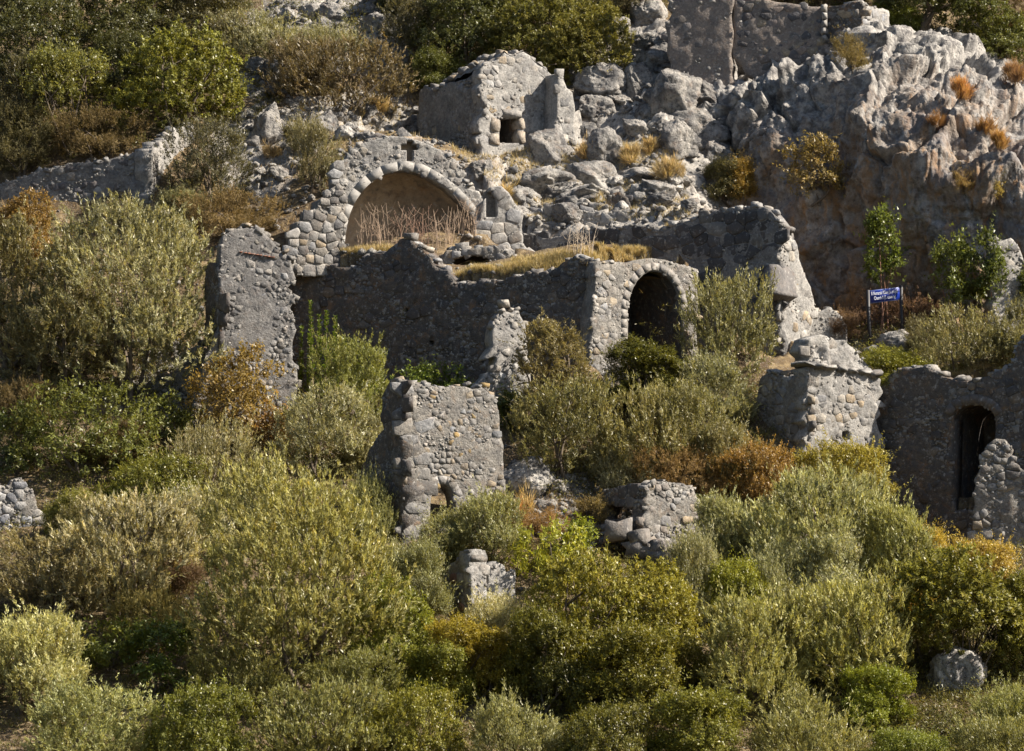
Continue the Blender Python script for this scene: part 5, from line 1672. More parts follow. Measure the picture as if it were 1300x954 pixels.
    hue = np.clip(np.abs(r.normal(0, .16, (nc, m))) + np.clip(r.normal(0, .14, (nc, 1)), 0, 1), 0, 1)
    T = np.repeat(tint.ravel(), 3); Hh = np.repeat(hue.ravel(), 3)
    F = np.arange(len(V)).reshape(-1, 3)
    return V, F, T, Hh, C

def wood_mesh(r, C, H, n_stem, thick, base_spread=0.12, W=1.0):
    parts = []
    for k in range(n_stem):
        tgt = C[r.integers(len(C))] if k else C[0]
        a = r.uniform(0, 6.28)
        b = np.array([math.cos(a) * base_spread * r.random(), math.sin(a) * base_spread * r.random(), -0.35])
        n = 6
        t = np.linspace(0, 1, n)[:, None]
        mid = (b + tgt) / 2 + r.normal(0, .10 * H, 3) * np.array([1, 1, .3])
        path = (1 - t) ** 2 * b + 2 * t * (1 - t) * mid + t * t * tgt
        parts.append(tube(path, np.linspace(thick, thick * .3, n), 5))
        for j in range(2):       # side limbs
            i = r.integers(2, 5); t2 = C[r.integers(len(C))] + r.normal(0, .1 * H, 3)
            p2 = np.stack([path[i], (path[i] + t2) / 2 + np.array([0, 0, .08 * H]), t2])
            parts.append(tube(p2, [thick * .5, thick * .3, thick * .12], 4))
    return join(parts)

CROWNS = {}
def crown_for(r, W, H, kind, low, open_, key, stems, thick):
    """reuses a crown and trunk of about this size, a few times each"""
    best = None
    for c in CROWNS.get((kind, key), []):
        d = max(abs(math.log(W / c['W'])), abs(math.log(H / c['H'])))
        if d < .30 and c['n'] < 5 and (best is None or c['n'] < best['n']): best = c
    if best is None:
        V, F, T, Hh, C = crown_mesh(r, W, H, kind, low=low, open_=open_)
        LEAVES[0] += len(F)
        K = KINDS[kind]
        tv, tf = wood_mesh(r, C, H, stems, thick, .12 * W)
        best = dict(W=W, H=H, n=0, crown=mesh("crown", V, F, MATS[K['mat']], False, {"tint": T, "hue": Hh}), trunk=mesh("trunk", tv, tf, M_BARK, True))
        CROWNS.setdefault((kind, key), []).append(best)
    best['n'] += 1
    return best

MATS = {'M_OLIVE': M_OLIVE, 'M_LEAF': M_LEAF, 'M_DRYLEAF': M_DRYLEAF}
NB = [0]; LEAVES = [0]
OL = (.178, .176, .096); OLS = (.235, .225, .135); OLG = (.15, .155, .060); MAS = (.155, .148, .032); GRN = (.085, .125, .024)
YGR = (.19, .20, .030); DRK = (.060, .064, .026); BRN = (.105, .082, .042); RUS = (.27, .13, .026); YEL = (.25, .195, .055); RED = (.20, .115, .045); DOL = (.090, .084, .045); TANC = (.30, .215, .10)

def plant(name, u, v, w, h, kind, color, label, cat="bush", group=None, Y=None, p=None, stems=3, thick=None, low=0.0, open_=1.0, trunk=True, bark=(.16, .13, .10)):
    NB[0] += 1
    r = np.random.default_rng(2000 + NB[0])
    if p is None:
        p = on_ground(u, v)[0] if Y is None else at(u, v, Y)
    k = 1.0 / ppm(p[1])
    W_, H_ = w * k * 1.16, h * k * 1.05
    cr = crown_for(r, W_, H_, kind, low, open_, (stems, low), stems, thick or max(.02, min(.12, .022 * H_ + .008)))
    t = thing(name, label, cat, tuple(float(a) for a in p), group)
    kx = W_ / cr['W']; sc = (kx, kx, H_ / cr['H']); rz = r.uniform(0, 6.283) if cr['n'] > 1 else 0.0
    c = np.array(color) * r.uniform(1.26, 1.52)
    if v > 640: c = c * np.array([1.0, 1.0, .90])        # the shrubs of the lower slope are fresher green
    oc = link("crown", cr['crown'], t, tuple(c))
    oc.scale = sc; oc.rotation_euler = (0, 0, rz)
    if trunk:
        ot = link("trunk", cr['trunk'], t, bark)
        ot.scale = sc; ot.rotation_euler = (0, 0, rz)
    return t

for row in (
    # --- the wood along the top, left
    ("oak_tree", 40, 130, 150, 130, 'dark', DRK, "very dark evergreen oak in the top left corner", "tree"),
    ("oak_tree", 150, 75, 160, 110, 'dark', DRK, "dark evergreen oak along the top edge, second from the left corner", "tree"),
    ("oak_tree", 165, 120, 100, 80, 'dark', DRK, "low dark oak between the two yellow-green trees", "tree"),
    ("oak_tree", 258, 70, 120, 100, 'dark', DOL, "dull dark tree behind the bright yellow-green tree", "tree"),
    ("olive_tree", 28, 172, 90, 100, 'olive', DOL, "greyish dark olive tree at the left edge below the corner oak", "tree"),
    ("fig_tree", 90, 190, 112, 130, 'broad', (.135, .14, .045), "yellow-green broadleaf tree with slanting bare stems above the long left wall", "tree"),
    ("carob_tree", 228, 168, 160, 132, 'mastic', (.135, .14, .032), "bright yellow-green tree standing upslope of the dark round bush", "tree"),
    ("scrub_bush", 25, 222, 90, 90, 'scrub', DOL, "brownish dark scrub above the left end of the long wall", "bush"),
    ("scrub_bush", 120, 205, 130, 60, 'scrub', BRN, "shaded brown scrub under the slanting yellow-green tree", "bush"),
    ("olive_bush", 320, 85, 130, 70, 'olive', OL, "olive-brown bush at the top, right of the bright green tree", "bush"),
    ("olive_bush", 420, 76, 110, 36, 'olive', OL, "olive bush in front of the top outcrop", "bush"),
    ("oak_tree", 276, 15, 84, 60, 'dark', DRK, "dark tree at the top edge left of the pale outcrop", "tree"),
    ("holm_bush", 432, 148, 178, 98, 'olive', (.105, .085, .045), "wide brownish domed shrub above the great arch's left side", "bush"),
    ("holm_bush", 380, 120, 80, 70, 'olive', (.105, .088, .05), "brownish shrub touching the left side of the wide domed one", "bush"),
    ("olive_bush", 530, 75, 90, 75, 'olive', DOL, "olive bush between the domed shrub and the dark green trees", "bush"),
    ("oak_tree", 590, 85, 130, 120, 'dark', (.07, .078, .028), "dark green tree directly behind the stone hut", "tree"),
    ("mastic_tree", 560, 118, 70, 54, 'mastic', (.095, .105, .028), "small dark green shrub behind the hut's left corner", "bush"),
    ("mastic_tree", 680, 95, 130, 110, 'mastic', (.115, .115, .032), "olive-green rounded tree behind the hut's roof", "tree"),
    ("mastic_tree", 745, 112, 110, 110, 'mastic', (.135, .13, .038), "olive-green tree right of the hut's roof, left of the white rocks", "tree"),
    ("oak_tree", 640, 20, 120, 60, 'dark', DRK, "dark tree at the top edge above the hut", "tree"),
    ("oak_tree", 800, 18, 90, 60, 'dark', DOL, "dull green tree at the top edge left of the fortress wall", "tree"),
    ("mastic_tree", 520, 25, 90, 50, 'mastic', DRK, "dark shrub at the top edge right of the pale outcrop", "bush"),
    ("mastic_tree", 700, 30, 120, 60, 'mastic', (.10, .105, .03), "green tree at the top edge above the rounded olive-green tree", "tree"),
    # --- left flank
    ("olive_bush", 264, 262, 108, 104, 'olive', (.085, .082, .048), "dark round grey-olive bush at the upper end of the long left wall", "bush"),
    ("scrub_bush", 288, 304, 130, 58, 'scrub', (.15, .115, .06), "low brown scrub below the dark round bush", "bush"),
    ("scrub_bush", 235, 290, 60, 50, 'scrub', OL, "small olive scrub below the wall's lit end", "bush"),
    ("olive_sapling", 402, 244, 66, 88, 'olive', (.13, .12, .06), "small open bush with thin stems left of the great arch", "bush"),
    ("olive_bush", 375, 200, 30, 36, 'olive', (.12, .11, .055), "tiny bush uphill of the small open one", "bush"),
    ("smoke_bush", 32, 345, 92, 100, 'mastic', (.185, .125, .042), "orange-brown bush below the left end of the long wall", "bush"),
    ("olive_tree", 165, 500, 240, 250, 'olive', OL, "very large grey olive tree left of the tall grey tower", "tree"),
    ("olive_tree", 75, 505, 130, 200, 'olive', (.135, .125, .06), "olive tree leaning against the left of the very large olive", "tree"),
    ("olive_tree", 8, 470, 80, 190, 'olive', (.135, .125, .06), "olive tree cut by the left edge, below the orange-brown bush", "tree"),
    ("scrub_bush", 30, 545, 110, 60, 'scrub', BRN, "brown scrub at the left edge under the olive trees", "bush"),
    ("laurel_bush", 110, 608, 180, 128, 'broad', (.10, .112, .030), "glossy bright green shrub below the very large olive tree", "bush"),
    ("laurel_bush", 28, 600, 80, 84, 'broad', (.06, .078, .024), "dark green shrub behind the white wall stump at the left", "bush"),
    ("laurel_bush", 212, 568, 62, 60, 'broad', (.10, .112, .030), "small green shrub left of the red-tinged shrub", "bush"),
    ("terebinth_bush", 298, 572, 110, 130, 'broad', (.17, .125, .040), "red and yellow autumn shrub before the tall grey tower", "bush"),
    ("terebinth_bush", 345, 580, 60, 58, 'broad', (.16, .10, .04), "small reddish shrub at the right foot of the tall grey tower", "bush"),
    ("olive_bush", 270, 640, 130, 104, 'olive', (.16, .15, .075), "grey-green bush under the red and yellow shrub", "bush"),
    ("olive_bush", 445, 545, 100, 110, 'olive', (.135, .145, .042), "yellowish olive bush in front of the long dark wall", "bush"),
    ("olive_bush", 412, 612, 140, 118, 'olive', OL, "wide grey olive bush left of the arched tower", "bush"),
    ("olive_bush", 470, 600, 60, 70, 'olive', OL, "small olive bush against the arched tower's dark side", "bush"),
    ("mastic_shrub", 190, 668, 150, 86, 'mastic', (.12, .125, .028), "yellow-green low shrub above the wide grey bushes at the left", "bush"),
    ("mastic_shrub", 88, 690, 64, 66, 'mastic', (.13, .13, .03), "small yellowish shrub right of the white wall stump", "bush"),
    ("olive_bush", 165, 780, 200, 150, 'silver', (0.203, 0.190, 0.122), "wide greyish olive bush left of the great foreground olive", "bush"),
    ("olive_bush", 62, 790, 150, 110, 'olive', (.16, .142, .08), "brownish olive bush at the left edge below the wall stump", "bush"),
    ("olive_bush", 245, 730, 110, 110, 'silver', (0.198, 0.194, 0.122), "pale silvery bush behind the great foreground olive's left side", "bush"),
    ("scrub_bush", 185, 822, 120, 70, 'scrub', (.17, .15, .065), "dry straw-coloured scrub below the wide greyish bush", "bush"),
    ("scrub_bush", 225, 775, 80, 60, 'scrub', (.085, .058, .04), "dark reddish twiggy shrub in the hollow left of the great olive", "bush"),
    ("silver_bush", 38, 905, 150, 125, 'silver', (0.219, 0.220, 0.110), "light green rounded bush in the bottom left corner", "bush"),
    ("laurel_bush", 135, 850, 110, 60, 'broad', (.11, .13, .03), "sparse leafy shrub right of the light green corner bush", "bush"),
    ("laurel_bush", 205, 880, 100, 90, 'broad', (.075, .10, .022), "dark green leafy shrub below the straw-coloured scrub", "bush"),
    ("olive_tree", 375, 870, 255, 278, 'silver', (0.194, 0.190, 0.079), "great foreground olive tree with spreading branches, left of the arched tower's foot", "tree"),
    ("mastic_shrub", 498, 862, 110, 128, 'mastic', (.135, .15, .028), "bright green shrub right of the great foreground olive", "bush"),
    ("mastic_shrub", 592, 890, 116, 100, 'mastic', (.185, .155, .026), "yellow shrub at the bottom, below the small wall stump", "bush"),
    ("olive_bush", 618, 716, 100, 92, 'silver', (0.158, 0.162, 0.081), "upright olive bush hiding the arched tower's doorway foot", "bush"),
    ("olive_bush", 530, 780, 80, 84, 'silver', (0.142, 0.147, 0.075), "olive bush at the lower left of the small wall stump", "bush"),
    ("olive_bush", 505, 760, 60, 60, 'silver', (0.152, 0.152, 0.081), "grey bush under the arched tower's left corner", "bush"),
    ("silver_bush", 628, 850, 84, 86, 'silver', OLS, "silvery bush covering the foot of the small wall stump", "bush"),
    # --- lower middle
    ("mastic_bush", 740, 870, 150, 170, 'mastic', MAS, "big rounded yellow-green mastic bush in the middle of the foreground", "bush"),
    ("mastic_bush", 830, 850, 130, 135, 'mastic', MAS, "rounded yellow-green mastic bush joined to the right of the big one", "bush"),
    ("mastic_bush", 690, 905, 110, 130, 'mastic', (.10, .10, .022), "dark lower mastic bush left below the big mastic bush", "bush"),
    ("mastic_bush", 800, 920, 150, 120, 'mastic', (.115, .112, .024), "mastic bush in front of the joined pair, at the bottom", "bush"),
    ("carob_sapling", 705, 745, 110, 75, 'broad', YGR, "bright yellow-green leafy shoots above the big mastic bush", "bush"),
    ("carob_sapling", 735, 712, 55, 48, 'broad', (.15, .18, .03), "small upright leafy shoots left of the stepped wall end", "bush"),
    ("scrub_bush", 694, 684, 80, 34, 'scrub', (.17, .11, .055), "rusty dry scrub on the slope below the rubble", "bush"),
    ("scrub_bush", 752, 668, 46, 30, 'scrub', (.15, .12, .06), "dry grey scrub left of the stepped wall end", "bush"),
    ("silver_bush", 880, 800, 75, 112, 'silver', (0.178, 0.178, 0.104), "silvery upright bush right of the joined mastic bushes", "bush"),
    ("mastic_bush", 928, 800, 82, 86, 'mastic', (.155, .165, .022), "small vivid yellow-green mastic bush under the silvery bushes", "bush"),
    ("silver_bush", 922, 728, 92, 98, 'silver', (0.167, 0.173, 0.093), "silvery bush right of the stepped wall end", "bush"),
    ("silver_bush", 1035, 752, 180, 155, 'silver', (0.198, 0.204, 0.107), "large silvery domed bush below the broken house corner", "bush"),
    ("silver_bush", 1138, 770, 110, 132, 'silver', (0.167, 0.173, 0.072), "olive-green bush right of the large silvery dome", "bush"),
    ("silver_bush", 1050, 785, 105, 100, 'silver', (0.203, 0.209, 0.133), "whitish silvery bush in front of the large silvery dome", "bush"),
    ("silver_bush", 985, 790, 70, 90, 'silver', (0.188, 0.194, 0.116), "small silvery bush left of the whitish one", "bush"),
    ("juniper_bush", 1062, 640, 130, 72, 'juniper', (.185, .165, .035), "golden-green spreading bush at the foot of the broken house corner", "bush"),
    ("smoke_bush", 953, 640, 112, 70, 'juniper', (.19, .125, .042), "orange autumn bush left of the golden-green spreading bush", "bush"),
    ("silver_bush", 955, 905, 130, 140, 'silver', (0.183, 0.183, 0.075), "tall pale olive bush at the bottom, right of the mastic bushes", "bush"),
    ("silver_bush", 1010, 880, 90, 130, 'silver', (0.167, 0.167, 0.070), "olive bush between the two pale bottom bushes", "bush"),
    ("silver_bush", 1088, 890, 140, 150, 'silver', (0.183, 0.183, 0.072), "wide pale olive bush at the bottom, left of the dark green tree", "bush"),
    ("mastic_bush", 1115, 930, 100, 80, 'mastic', (.13, .15, .022), "low bright green bush under the wide pale olive bush", "bush"),
    ("carob_tree", 1225, 866, 178, 160, 'mastic', (.135, .135, .032), "green tree with many thin stems at the bottom right", "tree"),
    ("carob_tree", 1312, 860, 90, 140, 'mastic', (.13, .132, .032), "green tree cut by the right edge beside the many-stemmed one", "tree"),
    ("smoke_bush", 1232, 752, 120, 62, 'juniper', YEL, "golden yellow autumn bush below the black doorway", "bush"),
    ("smoke_bush", 1182, 728, 46, 50, 'juniper', (.29, .23, .05), "small bright yellow bush left of the golden one", "bush"),
    ("smoke_bush", 1160, 800, 60, 46, 'juniper', (.28, .19, .035), "small ochre bush at the left of the many-stemmed green tree", "bush"),
    ("mastic_bush", 1296, 630, 40, 56, 'mastic', (.14, .15, .03), "green bush at the right edge beside the rubble stump", "bush"),
    # --- middle, before the long wall
    ("olive_bush", 704, 560, 96, 148, 'olive', (.135, .118, .058), "brownish open olive bush right of the white rubble pier", "bush"),
    ("olive_bush", 652, 552, 44, 50, 'broad', (.08, .10, .028), "dark leafy shrub under the white rubble pier", "bush"),
    ("olive_bush", 722, 606, 140, 122, 'olive', (.125, .12, .048), "rounded olive bush above the rubble slope", "bush"),
    ("mastic_bush", 820, 535, 105, 100, 'mastic', (.075, .078, .020), "dark green bush in the mouth of the arched chamber", "bush"),
    ("olive_bush", 926, 488, 122, 140, 'olive', (.14, .138, .062), "tall rounded olive bush before the upper rubble wall", "bush"),
    ("olive_bush", 820, 605, 150, 110, 'olive', (.145, .135, .055), "wide olive bush below the arched chamber", "bush"),
    ("olive_bush", 880, 592, 120, 104, 'olive', (.155, .15, .065), "olive bush below the tall rounded olive bush", "bush"),
    ("olive_bush", 908, 548, 84, 92, 'silver', (0.167, 0.170, 0.093), "pale olive bush left of the broken house corner", "bush"),
    ("olive_bush", 930, 620, 90, 80, 'olive', (.13, .12, .055), "dull olive bush above the orange autumn bush", "bush"),
    ("scrub_bush", 860, 640, 120, 66, 'scrub', (.15, .105, .05), "brown dry scrub behind the stepped wall end", "bush"),
    ("olive_bush", 790, 630, 90, 64, 'silver', (0.173, 0.173, 0.104), "silvery twiggy bush above the stepped wall end", "bush"),
    ("laurel_bush", 555, 510, 90, 46, 'broad', (.085, .115, .024), "green leafy shoots showing above the arched tower", "bush"),
    # --- cliff foot and sign terrace
    ("scrub_bush", 1150, 418, 140, 42, 'scrub', (.13, .085, .06), "reddish brown twiggy scrub behind the blue sign", "bush"),
    ("scrub_bush", 1070, 440, 56, 42, 'scrub', (.12, .082, .055), "brown twigs left of the blue sign", "bush"),
    ("olive_bush", 1228, 476, 130, 82, 'olive', (.145, .138, .062), "wide olive bush right of the blue sign", "bush"),
    ("olive_bush", 1288, 470, 70, 84, 'olive', (.14, .135, .06), "olive bush at the right edge below the pale wall fragment", "bush"),
    ("mastic_shrub", 1140, 500, 92, 56, 'mastic', (.145, .15, .026), "low yellow-green shrub above the dark house wall", "bush"),
    ("olive_bush", 1175, 455, 50, 50, 'olive', (.11, .10, .05), "dull bush between the sign and the wide olive bush", "bush"),
    # --- top right
    ("pine_tree", 1180, 66, 150, 110, 'dark', (.065, .075, .024), "dark tree with a thick trunk behind the cliff's crest", "tree"),
    ("pine_tree", 1262, 84, 100, 84, 'mastic', (.095, .105, .030), "green bushy tree behind the right part of the crest", "tree"),
    ("scrub_bush", 1296, 60, 60, 90, 'scrub', (.14, .11, .06), "brownish tree in the top right corner", "tree"),
    ("mastic_tree", 1140, 50, 60, 50, 'mastic', (.12, .14, .03), "small green bush beside the fortress wall's lit end", "bush"),
):
    name, u, v, w, h, kind, col, lab, cat = row
    kw = {}
    if lab.startswith(("great foreground", "very large")): kw = dict(stems=6, thick=.09)
    elif "many thin stems" in lab: kw = dict(stems=9, thick=.045, low=.6)
    elif "slanting bare" in lab: kw = dict(stems=5, thick=.06, low=.5)
    elif "twiggy scrub behind the blue sign" in lab: kw = dict(Y=12.2)
    elif "thick trunk" in lab: kw = dict(stems=2, thick=.22, low=.7)
    CAP[0] = 130000 if lab.startswith(("great foreground", "very large")) else 52000
    plant(name, u, v, w, h, kind, col, lab, cat, **kw)

for row in (
    ("mastic_bush", 870, 880, 90, 70, 'mastic', (.12, .115, .026), "small mastic bush under the silvery upright bush", "bush"),
    ("silver_bush", 1010, 690, 90, 80, 'silver', (0.178, 0.178, 0.093), "pale bush behind the large silvery dome's left shoulder", "bush"),
    ("silver_bush", 1100, 705, 80, 80, 'silver', (0.163, 0.167, 0.081), "olive bush behind the large silvery dome's right shoulder", "bush"),
    ("olive_bush", 1180, 850, 90, 70, 'olive', (.14, .13, .05), "dull bush between the wide pale olive bush and the many-stemmed tree", "bush"),
    ("olive_bush", 330, 680, 90, 70, 'silver', (0.167, 0.167, 0.081), "pale bush just above the great foreground olive", "bush"),
    ("olive_bush", 470, 690, 70, 80, 'silver', (0.152, 0.157, 0.070), "olive bush between the great olive and the arched tower", "bush"),
    ("scrub_bush", 150, 590, 90, 50, 'scrub', (.13, .10, .055), "dry scrub hidden behind the glossy green shrub", "bush"),
    ("olive_bush", 120, 730, 110, 90, 'olive', (.14, .13, .065), "grey-brown bush between the two wide bushes at the left", "bush"),
    ("olive_bush", 1160, 745, 60, 60, 'olive', (.15, .145, .06), "small bush at the foot of the dark house wall", "bush"),
    ("mastic_shrub", 560, 900, 90, 80, 'mastic', (.14, .15, .03), "green-yellow bush left of the yellow shrub", "bush"),
    ("silver_bush", 1290, 935, 100, 60, 'silver', (0.163, 0.173, 0.070), "pale low bush right of the bottom right rock", "bush"),
    ("olive_bush", 300, 905, 130, 80, 'olive', (.115, .115, .042), "dim olive bush under the great foreground olive's left side", "bush"),
    ("olive_bush", 450, 915, 120, 80, 'olive', (.125, .13, .045), "dim olive bush under the great foreground olive's right side", "bush"),
):
    name, u, v, w, h, kind, col, lab, cat = row
    plant(name, u, v, w, h, kind, col, lab, cat)

plant("olive_bush", 562, 712, 70, 52, 'silver', (0.171, 0.173, 0.085), "low olive bush filling the arched tower's doorway", "bush")
plant("oak_tree", 975, 14, 130, 60, 'dark', DOL, "dark tree showing over the top of the rubble fortress wall", "tree")
plant("oak_tree", 1080, 10, 90, 50, 'dark', (.08, .085, .03), "green tree behind the right end of the fortress wall", "tree")
plant("oak_tree", 20, 30, 110, 80, 'dark', DRK, "dark tree filling the extreme top left corner behind the corner oak", "tree")
plant("oak_tree", 240, 18, 130, 60, 'dark', DRK, "dark tree at the top edge above the bright yellow-green tree", "tree")
# bushes along the lower edge of the frame
for k, (u, v, w, h, kind, col, lab) in enumerate((
    (110, 985, 150, 110, 'silver', (0.167, 0.178, 0.087), "pale green bush at the bottom edge, right of the corner bush"),
    (250, 985, 160, 110, 'mastic', (.11, .12, .025), "green mastic bush at the bottom edge below the great olive's left side"),
    (400, 990, 160, 120, 'silver', (0.152, 0.157, 0.064), "olive bush at the bottom edge below the great foreground olive"),
    (520, 980, 130, 100, 'mastic', (.15, .15, .03), "yellowish bush at the bottom edge left of the yellow shrub"),
    (650, 990, 130, 100, 'silver', (0.163, 0.167, 0.081), "silvery bush at the bottom edge under the dark mastic bush"),
    (760, 1000, 140, 100, 'mastic', (.10, .10, .024), "dark mastic bush at the bottom edge, middle"),
    (890, 990, 140, 110, 'mastic', (.12, .125, .026), "green bush at the bottom edge left of the tall pale olive bush"),
    (1030, 995, 150, 110, 'silver', (0.167, 0.167, 0.070), "pale olive bush at the bottom edge under the pale olive pair"),
    (1150, 990, 110, 60, 'mastic', (.11, .13, .024), "low green bush at the bottom edge left of the pale rock"),
    (1285, 990, 130, 70, 'silver', (0.158, 0.162, 0.070), "olive bush in the bottom right corner"))):
    plant("foreground_bush", u, v, w, h, kind, col, lab, "bush")

# plants rooted in the cliff face
for (u, v, w, h, kind, col, lab, nm) in (
    (918, 256, 62, 52, 'dark', (.085, .08, .035), "dark round bush on the rocks below the grassy ledge", "cliff_bush"),
    (946, 254, 40, 50, 'juniper', (.21, .15, .045), "golden half-round bush beside the dark round one", "cliff_bush"),
    (1032, 250, 72, 74, 'broad', (.17, .135, .06), "yellowish brown shrub hanging on the cliff face", "cliff_bush"),
    (1220, 130, 36, 36, 'tuft', (.30, .18, .085), "orange grass tuft on the bright cliff crest", "grass_tuft"),
    (1252, 172, 34, 26, 'tuft', (.24, .15, .08), "brown tuft lower right of the orange one", "grass_tuft"),
    (1268, 192, 30, 30, 'tuft', (.28, .18, .08), "pale brown tuft nearest the right edge of the cliff", "grass_tuft"),
    (1188, 162, 34, 20, 'tuft', (.22, .13, .07), "reddish brown tuft on the ledge under the orange one", "grass_tuft"),
    (1080, 90, 44, 46, 'scrub', (.16, .13, .06), "dull scrub in the gully under the fortress wall's end", "cliff_bush"),
    (1290, 110, 40, 36, 'tuft', (.20, .13, .08), "brown tuft at the crest's right end", "grass_tuft"),
    (1225, 252, 34, 36, 'scrub', (.27, .2, .09), "straw-coloured plant on the lower cliff face", "cliff_bush"),
    (1262, 250, 22, 20, 'scrub', (.28, .22, .06), "yellowish small plant on the cliff near the right edge", "cliff_bush"),
):
    p = cliff_hit(u, v)
    if p is not None:
        plant(nm, u, v, w * (.62 if kind == "tuft" else 1), h * (.7 if kind == "tuft" else 1), kind, col, lab, "bush" if nm == "cliff_bush" else "grass tuft", p=p, stems=2, trunk=(kind != "tuft"))

for (u, v, w, h, lab, col) in (
    (848, 234, 46, 34, "large straw-coloured grass tuft on the rocks left of the dark round bush", (.34, .28, .18)),
    (800, 210, 30, 24, "straw tuft above the rocks right of the squarish block", (.36, .29, .17)),
    (826, 196, 24, 20, "straw tuft under the left end of the grassy ledge", (.35, .28, .16)),
    (742, 206, 22, 18, "small straw tuft left of the squarish block", (.35, .27, .16)),
    (640, 256, 24, 16, "straw tuft below the hut, on the arch's right", (.35, .28, .16)),
    (480, 146, 40, 18, "straw grass patch below the wide domed shrub", (.35, .28, .16)),
    (345, 205, 30, 18, "straw grass left of the small open bush", (.33, .26, .16)),
    (650, 670, 36, 34, "orange-brown grass at the arched tower's right foot", (.34, .20, .09)),
    (668, 655, 26, 24, "pale grass below the flat-topped boulder", (.33, .26, .16)),
    (905, 640, 40, 24, "pale dry grass right of the stepped wall end", (.38, .30, .15)),
):
    plant("grass_tuft", u, v, w * .7, h * .75, 'tuft', col, lab, "grass tuft", trunk=False)

# ------------------------------------------------------------------ leafy saplings on bare stems
def sapling(u, v, top_v, w, lab, color, lean=0.0, stems=((0, 0),), kind='broad', crown_frac=.62, bark=(.30, .17, .12)):
    NB[0] += 1
    r = np.random.default_rng(3000 + NB[0])
    p = on_ground(u, v)[0]; k = 1 / ppm(p[1])
    H_, W_ = (v - top_v) * k, w * k
    t = thing("sapling", lab, "sapling", tuple(float(a) for a in p))
    V, F, T, Hh, C = crown_mesh(r, W_, H_ * crown_frac, kind)
    V[:, 2] += H_ * (1 - crown_frac); V[:, 0] += lean * k
    C = C + np.array([lean * k, 0, H_ * (1 - crown_frac)])
    parts = []
    for (bx, th) in stems:
        b = np.array([bx * k, 0, -.3]); tg = C[r.integers(len(C))]
        m = (b + tg) / 2 + np.array([r.normal(0, .12), 0, 0])
        s = np.linspace(0, 1, 8)[:, None]
        parts.append(tube((1 - s) ** 2 * b + 2 * s * (1 - s) * m + s * s * tg, np.linspace(.035 + th, .012, 8), 5))
    tv, tf = join(parts)
    link("trunk", mesh("trunk", tv, tf, M_BARK, True), t, bark)
    link("crown", mesh("crown", V, F, M_LEAF, False, {"tint": T, "hue": Hh}), t, color)
sapling(1122, 424, 262, 56, "bright green young tree on a thin pinkish stem behind the blue sign", (.12, .155, .036), 0, ((0, 0), (-6, 0), (5, 0)))
sapling(1222, 432, 300, 74, "green sapling with two leaning stems at the cliff foot", (.12, .145, .034), -8, ((0, .01), (8, .01), (-4, 0)), crown_frac=.66)
sapling(1256, 436, 285, 46, "slender green sapling touching the pale wall fragment", (.10, .125, .034), 2, ((-10, .01), (4, 0)), crown_frac=.75)
sapling(1296, 430, 340, 40, "small sapling at the right edge below the pale wall fragment", (.11, .13, .035), 2, ((-14, .01),), crown_frac=.7)

# bay shoots: upright stems with whorls of leaves
def shoots(lab, bases, color):
    NB[0] += 1
    r = np.random.default_rng(3100 + NB[0])
    p0 = on_ground(np.mean([b[0] for b in bases]), bases[0][1])[0]
    t = thing("bay_shrub", lab, "bush", tuple(float(a) for a in p0))
    V, T, parts = [], [], []
    for (u, v, h) in bases:
        Yb = p0[1] + r.uniform(-.4, .4)
        p = at(u, v, Yb) - p0; k = 1 / ppm(Yb); H_ = h * k
        tip = p + np.array([r.normal(0, .08), r.normal(0, .08), H_])
        parts.append(tube(np.stack([p - [0, 0, .3], (p + tip) / 2 + r.normal(0, .03, 3), tip]), [.03, .02, .008], 5))
        n = int(H_ * 85)
        s = r.uniform(.25, 1.0, n)
        c = p + (tip - p) * s[:, None]
        a = r.uniform(0, 6.283, n); up = r.uniform(.3, 1.1, n)
        ld = unit(np.stack([np.cos(a), np.sin(a), up], -1)); L = r.uniform(.13, .22, n) * (1.15 - .4 * s)
        wd = unit(np.cross(ld, np.array([0, 0, 1.0]) + r.normal(0, .3, (n, 3)))) * .028
        mid = c + ld * (L * .5)[:, None]
        tri = np.stack([c, mid + wd, c + ld * L[:, None], c, c + ld * L[:, None], mid - wd], 1).reshape(-1, 3)
        V.append(tri); T.append(np.repeat(np.clip(.5 + r.normal(0, .16, n), 0, 1), 6))
    V = np.concatenate(V); T = np.concatenate(T)
    tv, tf = join(parts)
    link("stem", mesh("stem", tv, tf, M_BARK, True), t, (.2, .16, .1))
    link("crown", mesh("crown", V, np.arange(len(V)).reshape(-1, 3), M_LEAF, False, {"tint": T, "hue": np.zeros(len(T))}), t, color)
rs = random.Random(8)
shoots("upright bright green bay shoots right of the tall grey tower", [(u, 510 + rs.uniform(-5, 15), h) for (u, h) in ((381, 95), (390, 105), (398, 126), (405, 120), (412, 112), (421, 110), (430, 90), (438, 80), (447, 78), (456, 74), (385, 70), (402, 85), (417, 78), (394, 60), (428, 60), (441, 55))], (.12, .165, .03))
shoots("row of green shoots rising behind the arched tower's broken top", [(u, 520, h) for (u, h) in ((525, 42), (536, 52), (548, 48), (560, 60), (571, 50), (582, 44), (593, 40), (600, 30), (515, 30))], (.10, .14, .028))
shoots("few green shoots between the bay shoots and the arched tower", [(u, 520, h) for (u, h) in ((478, 60), (486, 50), (470, 70), (494, 42))], (.11, .15, .03))

